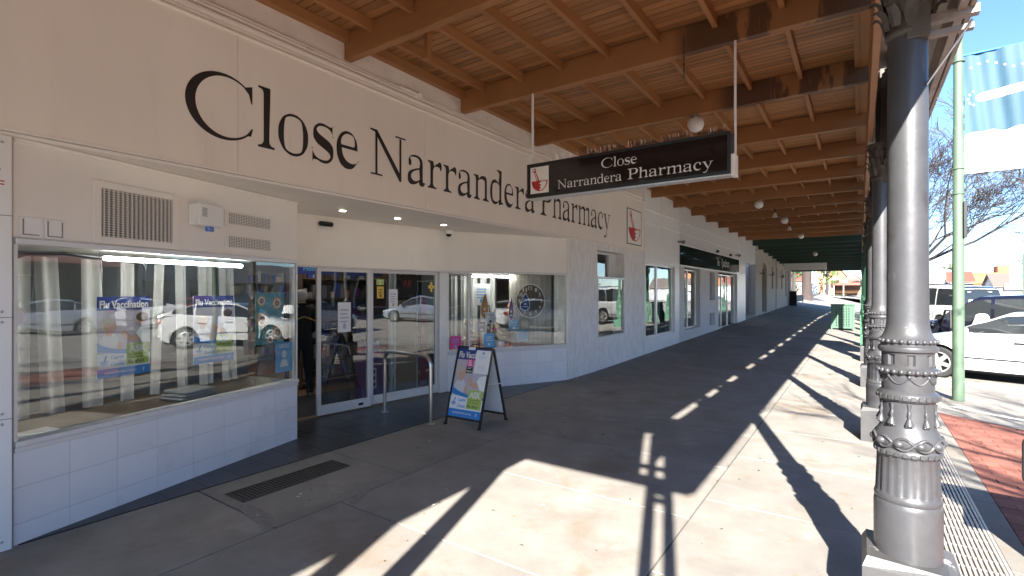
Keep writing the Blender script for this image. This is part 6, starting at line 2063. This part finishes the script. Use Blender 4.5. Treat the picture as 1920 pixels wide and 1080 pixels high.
def gable_house(t, x0, x1, y0, y1, zb, ze, zr, wall, roof, axis='x'):
    w_ = MB(); w_.box(x0, x1, y0, y1, zb, ze); xm = (x0 + x1) / 2; ym = (y0 + y1) / 2
    if axis == 'y':          # ridge along y: gable faces the viewer
        w_.add([(x0, y0, ze), (x1, y0, ze), (xm, y0, zr), (x0, y1, ze), (x1, y1, ze), (xm, y1, zr)], [(0, 1, 2), (5, 4, 3)])
        w_.build('wall', wall, t)
        r_ = MB(); o = .35; k = (zr - ze) / (xm - x0)
        r_.add([(x0 - o, y0 - o, ze - o * k + .03), (xm, y0 - o, zr + .03), (xm, y1 + o, zr + .03), (x0 - o, y1 + o, ze - o * k + .03), (x1 + o, y0 - o, ze - o * k + .03), (x1 + o, y1 + o, ze - o * k + .03),
                (x0 - o, y0 - o, ze - o * k + .18), (xm, y0 - o, zr + .18), (xm, y1 + o, zr + .18), (x0 - o, y1 + o, ze - o * k + .18), (x1 + o, y0 - o, ze - o * k + .18), (x1 + o, y1 + o, ze - o * k + .18)],
               [(0, 1, 2, 3), (1, 4, 5, 2), (9, 8, 7, 6), (8, 11, 10, 7), (0, 6, 7, 1), (1, 7, 10, 4), (3, 2, 8, 9), (2, 5, 11, 8), (0, 3, 9, 6), (4, 10, 11, 5)])
        r_.build('roof', roof, t)
    else:
        w_.add([(x0, y0, ze), (x0, y1, ze), (x0, ym, zr), (x1, y0, ze), (x1, y1, ze), (x1, ym, zr)], [(2, 1, 0), (3, 4, 5)])
        w_.build('wall', wall, t)
        r_ = MB(); o = .35; k = (zr - ze) / (ym - y0)
        r_.add([(x0 - o, y0 - o, ze - o * k + .03), (x0 - o, ym, zr + .03), (x1 + o, ym, zr + .03), (x1 + o, y0 - o, ze - o * k + .03), (x0 - o, y1 + o, ze - o * k + .03), (x1 + o, y1 + o, ze - o * k + .03),
                (x0 - o, y0 - o, ze - o * k + .18), (x0 - o, ym, zr + .18), (x1 + o, ym, zr + .18), (x1 + o, y0 - o, ze - o * k + .18), (x0 - o, y1 + o, ze - o * k + .18), (x1 + o, y1 + o, ze - o * k + .18)],
               [(3, 2, 1, 0), (2, 5, 4, 1), (6, 7, 8, 9), (7, 10, 11, 8), (0, 1, 7, 6), (1, 4, 10, 7), (2, 3, 9, 8), (5, 2, 8, 11), (3, 0, 6, 9), (4, 5, 11, 10)])
        r_.build('roof', roof, t)


gable_house(h, -5.2, -1.9, 106, 114, 1, 4.6, 6.6, m_bred, m_creamw, 'y')
w = MB(); w.box(-4.2, -3.0, 105.9, 106, 2.4, 3.8); wd = w.build('window', m_glassf, h); w = MB(); w.box(-4.3, -2.9, 105.86, 105.98, 3.8, 3.95); w.build('sill', m_whitew, wd)
h2 = thing('cream_gable', 'cream gabled wing with a shaded porch right of the orange brick house', 'house', (-.6, 104, 1.2))
gable_house(h2, -2.2, .6, 103, 112, 1, 3.4, 4.9, m_creamw, m_whitew, 'y')
MB().box(-1.7, -.1, 102.9, 102.99, 2.9, 3.9).build('porch_shade', m_bdark, h2)
cp = thing('carport', 'low carport with a faded red roof in front of the gabled houses', 'carport', (-1.8, 98, 1.2))
MB().box(-3.6, .4, 97, 101, 2.75, 3.15).build('roof', m_roofr, cp); MB().box(-3.5, .3, 100.6, 100.9, 1.1, 2.75).build('rear_wall', m_bdark, cp)
for x in (-3.5, -2.2, .2): MB().box(x, x + .12, 97.1, 97.25, 1.0, 2.75).build('post', m_creamw, cp)
MB().box(-3.3, .1, 99, 99.5, 1.5, 1.9).build('bench', m_board, cp)
b = thing('white_wall', 'bright white garden wall with orange brick pier at the street end', 'wall', (-6, 97, 1.2))
MB().box(-7.4, -5.6, 97, 97.3, 1, 3.1).build('panel', m_whitew, b); MB().box(-5.6, -4.9, 96.9, 97.4, 1, 4.2).build('pier', m_bred, b); MB().box(-4.85, -3.9, 97, 97.3, 1, 2.9).build('low_panel', m_whitew, b)
b = thing('red_villa', 'pale red villa behind the large dark trunk', 'house', (-12, 99, 1.2))
gable_house(b, -16, -8, 97, 108, 1, 3.6, 6, m_creamw, m_roofr, 'x'); MB().box(-9.6, -8.6, 96.9, 96.99, 1.2, 3.2).build('door', m_bdark, b)
g = thing('shelter', 'green post with a flat dark shelter roof at the street end', 'shelter', (.15, 82, 0))
MB().box(-.08, .08, -.08, .08, -.1, 3.0).build('post', m_pole, g, local=True); MB().lathe([(1.1, 2.95), (1.15, 3.0), (.4, 3.2), (.1, 3.25)], 16).build('roof', m_barkd, g, local=True)

# right of the street, far away
b = thing('orange_building', 'low orange rendered building with parapet far down the street', 'building', (21, 134, 0))
MB().box(17.8, 27, 130, 145, -.2, 5.2).build('wall', m_orangew, b); MB().box(21.5, 26.8, 130.5, 140, 5.2, 6.6).build('upper_wall', m_orangew, b); MB().box(17.6, 27.2, 129.9, 145.2, 5.0, 5.3).build('parapet', m_orangew, b)
MB().box(19.2, 20.4, 128.9, 129.8, -.2, 3.0).build('porch', m_whitew, b); MB().box(20.2, 20.9, 131, 132, 5.31, 6.4).build('chimney', m_whitew, b)
b = thing('brown_roof_shed', 'grey weatherboard shed with a wide brown iron roof', 'shed', (18, 107, 0))
gable_house(b, 16.9, 27, 104, 113, -.2, 2.5, 4.4, m_grey, m_roofg, 'x')
MB().box(17.8, 20.8, 103.5, 103.55, 2.0, 2.9).build('white_sign', m_whitew, b)
b = thing('white_gateway', 'narrow white painted building with grey windows far down the street', 'building', (12, 128, 0))
MB().box(11.3, 13.6, 127, 133, -.2, 5.6).build('wall', m_whitew, b); MB().box(11.2, 12.0, 126.9, 126.99, 3.2, 5.2).build('window', m_grey, b); MB().box(11.1, 13.8, 126.8, 133.2, 5.6, 5.9).build('parapet', m_grey, b)
b = thing('brick_roof_house', 'house with a dull red roof beside the orange building', 'house', (15.5, 127, 0))
gable_house(b, 13.9, 17.4, 126, 134, -.2, 3.6, 5.4, m_whitew, m_roofr, 'x')
b = thing('low_white_hall', 'long low white hall behind the parked wagon', 'building', (10, 118, 0))
MB().box(8.2, 16, 116, 124, -.2, 2.9).build('wall', m_whitew, b); MB().box(8, 16.2, 115.8, 124.2, 2.9, 3.1).build('roof', m_roofg, b); MB().box(9, 9.8, 115.9, 115.99, .8, 2).build('window', m_grey, b)
leafy_tree('olive green tree on the rise at the far left of the street', (15, 190, 0), 21, 8.5, 4.5, m_leaf2, 500, .5)
leafy_tree('second olive green tree further right on the rise', (21, 196, 0), 22, 8.0, 4.5, m_leaf2, 500, .5)
leafy_tree('round olive tree behind the orange building', (27.5, 150, 0), 23, 9.5, 3.2, m_leaf2, 500, .4)
g = thing('street_light', 'grey street light with a long arm and a blue banner far down the street', 'street light', (15.3, 80, 0))
MB().tube([(0, 0, -.1), (0, 0, 6.0)], .09, 8).build('pole', m_pole, g, local=True); MB().tube([(0, 0, 5.75), (-1.0, 0, 5.85), (-2.6, 0, 6.0)], .05, 6).build('arm', m_pole, g, local=True)
MB().box(-3.1, -2.5, -.1, .1, 5.93, 6.03).build('lamp_head', m_alu, g, local=True)
MB().box(-1.15, -.12, -.02, .02, 3.2, 4.9).build('banner', m_sky, g, local=True); MB().box(-1.15, -.12, -.025, .025, 2.5, 3.2).build('white_field', m_paper, g, local=True)
b = MB()
for z, dz in ((5.8, .4), (5.3, .2)):
    b.tube([(15.3 - 14 * i / 12, 80 + 70 * i / 12, z + dz * sin(i) * .0 - .8 * sin(pi * i / 12)) for i in range(13)], .02, 4)
setp(b.build('power_lines', m_black), 'thin power lines running down the street from the street light', 'cables')

# across the street: only the shop windows see it
op = thing('brick_shops', 'dark brick shops with red verandah roof across the street', 'shops', (25, 10, 0))
MB().box(24, 34, -22, 30, -.2, 6.5).build('wall', m_bdark, op)
b = MB(); b.add([(20.6, -22, 3.3), (24, -22, 4.1), (24, 30, 4.1), (20.6, 30, 3.3), (20.6, -22, 3.38), (24, -22, 4.18), (24, 30, 4.18), (20.6, 30, 3.38)], [(3, 2, 1, 0), (4, 5, 6, 7), (0, 1, 5, 4), (1, 2, 6, 5), (2, 3, 7, 6), (3, 0, 4, 7)]); b.build('verandah_roof', m_roofr, op)
for i in range(12): MB().box(20.7, 20.82, -21 + i * 4.5, -20.88 + i * 4.5, -.2, 3.3).build('post', m_creamw, op)
for i in range(9):
    y = -20 + i * 5.4
    f = MB(); f.box(23.95, 24.02, y, y + 2.8, .5, .6); f.box(23.95, 24.02, y, y + .1, .6, 2.6); f.box(23.95, 24.02, y + 2.7, y + 2.8, .6, 2.6); f.box(23.95, 24.02, y, y + 2.8, 2.6, 2.7); o = f.build('window', m_whitew, op)
    MB().box(23.97, 23.99, y + .1, y + 2.7, .6, 2.6).build('pane', m_blackgl, o)
setp(MB().box(20, 24, -30, 60, -.13, .0).build('opposite_pavement', m_kerb), kind='structure')
op2 = thing('pale_shops', 'pale rendered shops across the street beyond the brick ones', 'shops', (25, 46, 0))
MB().box(24, 33, 32, 60, -.2, 4.6).build('wall', m_creamw, op2)
for i in range(5): MB().box(23.9, 23.99, 34 + i * 5, 36.5 + i * 5, .5, 2.6).build('window', m_blackgl, op2)
gable_house(thing('pale_cottage', 'pale cottage with brown roof across the street', 'house', (26, 68, 0)), 24, 33, 63, 72, -.2, 3, 5, m_creamw, m_roofg, 'y')

# dry leaves and scraps blown over the footpath
rng = random.Random(31)
b = MB()
for i in range(170):
    x, y = (rng.uniform(-3.2, .4), rng.uniform(1.0, 16)) if i % 3 else (rng.uniform(-4.4, .4), rng.uniform(1.5, 6))
    a = rng.uniform(0, 6.28); L_ = rng.uniform(.006, .02); w_ = L_ * rng.uniform(.3, .6); z = gz(x, y) + .003
    ca, sa = cos(a), sin(a)
    b.m = rng.choice((0, 0, 1, 2))
    b.add([(x - ca * L_, y - sa * L_, z), (x + sa * w_, y - ca * w_, z + .004), (x + ca * L_, y + sa * L_, z + .002), (x - sa * w_, y + ca * w_, z + .005)], [(0, 1, 2, 3)])
lt = b.build('leaf_litter', [m_bark, m_leafy, m_paper]); setp(lt, 'scattered dry leaves and scraps on the footpath', 'litter', kind='stuff')
# conduit saddle on the mouldings
g = thing('junction_cap', 'small white junction cap on the roll mouldings above the fascia', 'fitting', (W, 4.62, 4.2))
MB().tube([(W - .01, 4.62, 4.21), (W + .05, 4.62, 4.20)], .032, 12).build('cap', m_white, g, smooth=50)
MB().tube([(W + .01, 4.3, 4.225), (W + .012, 4.6, 4.222)], .012, 8).build('pipe', m_mould, g, smooth=50)
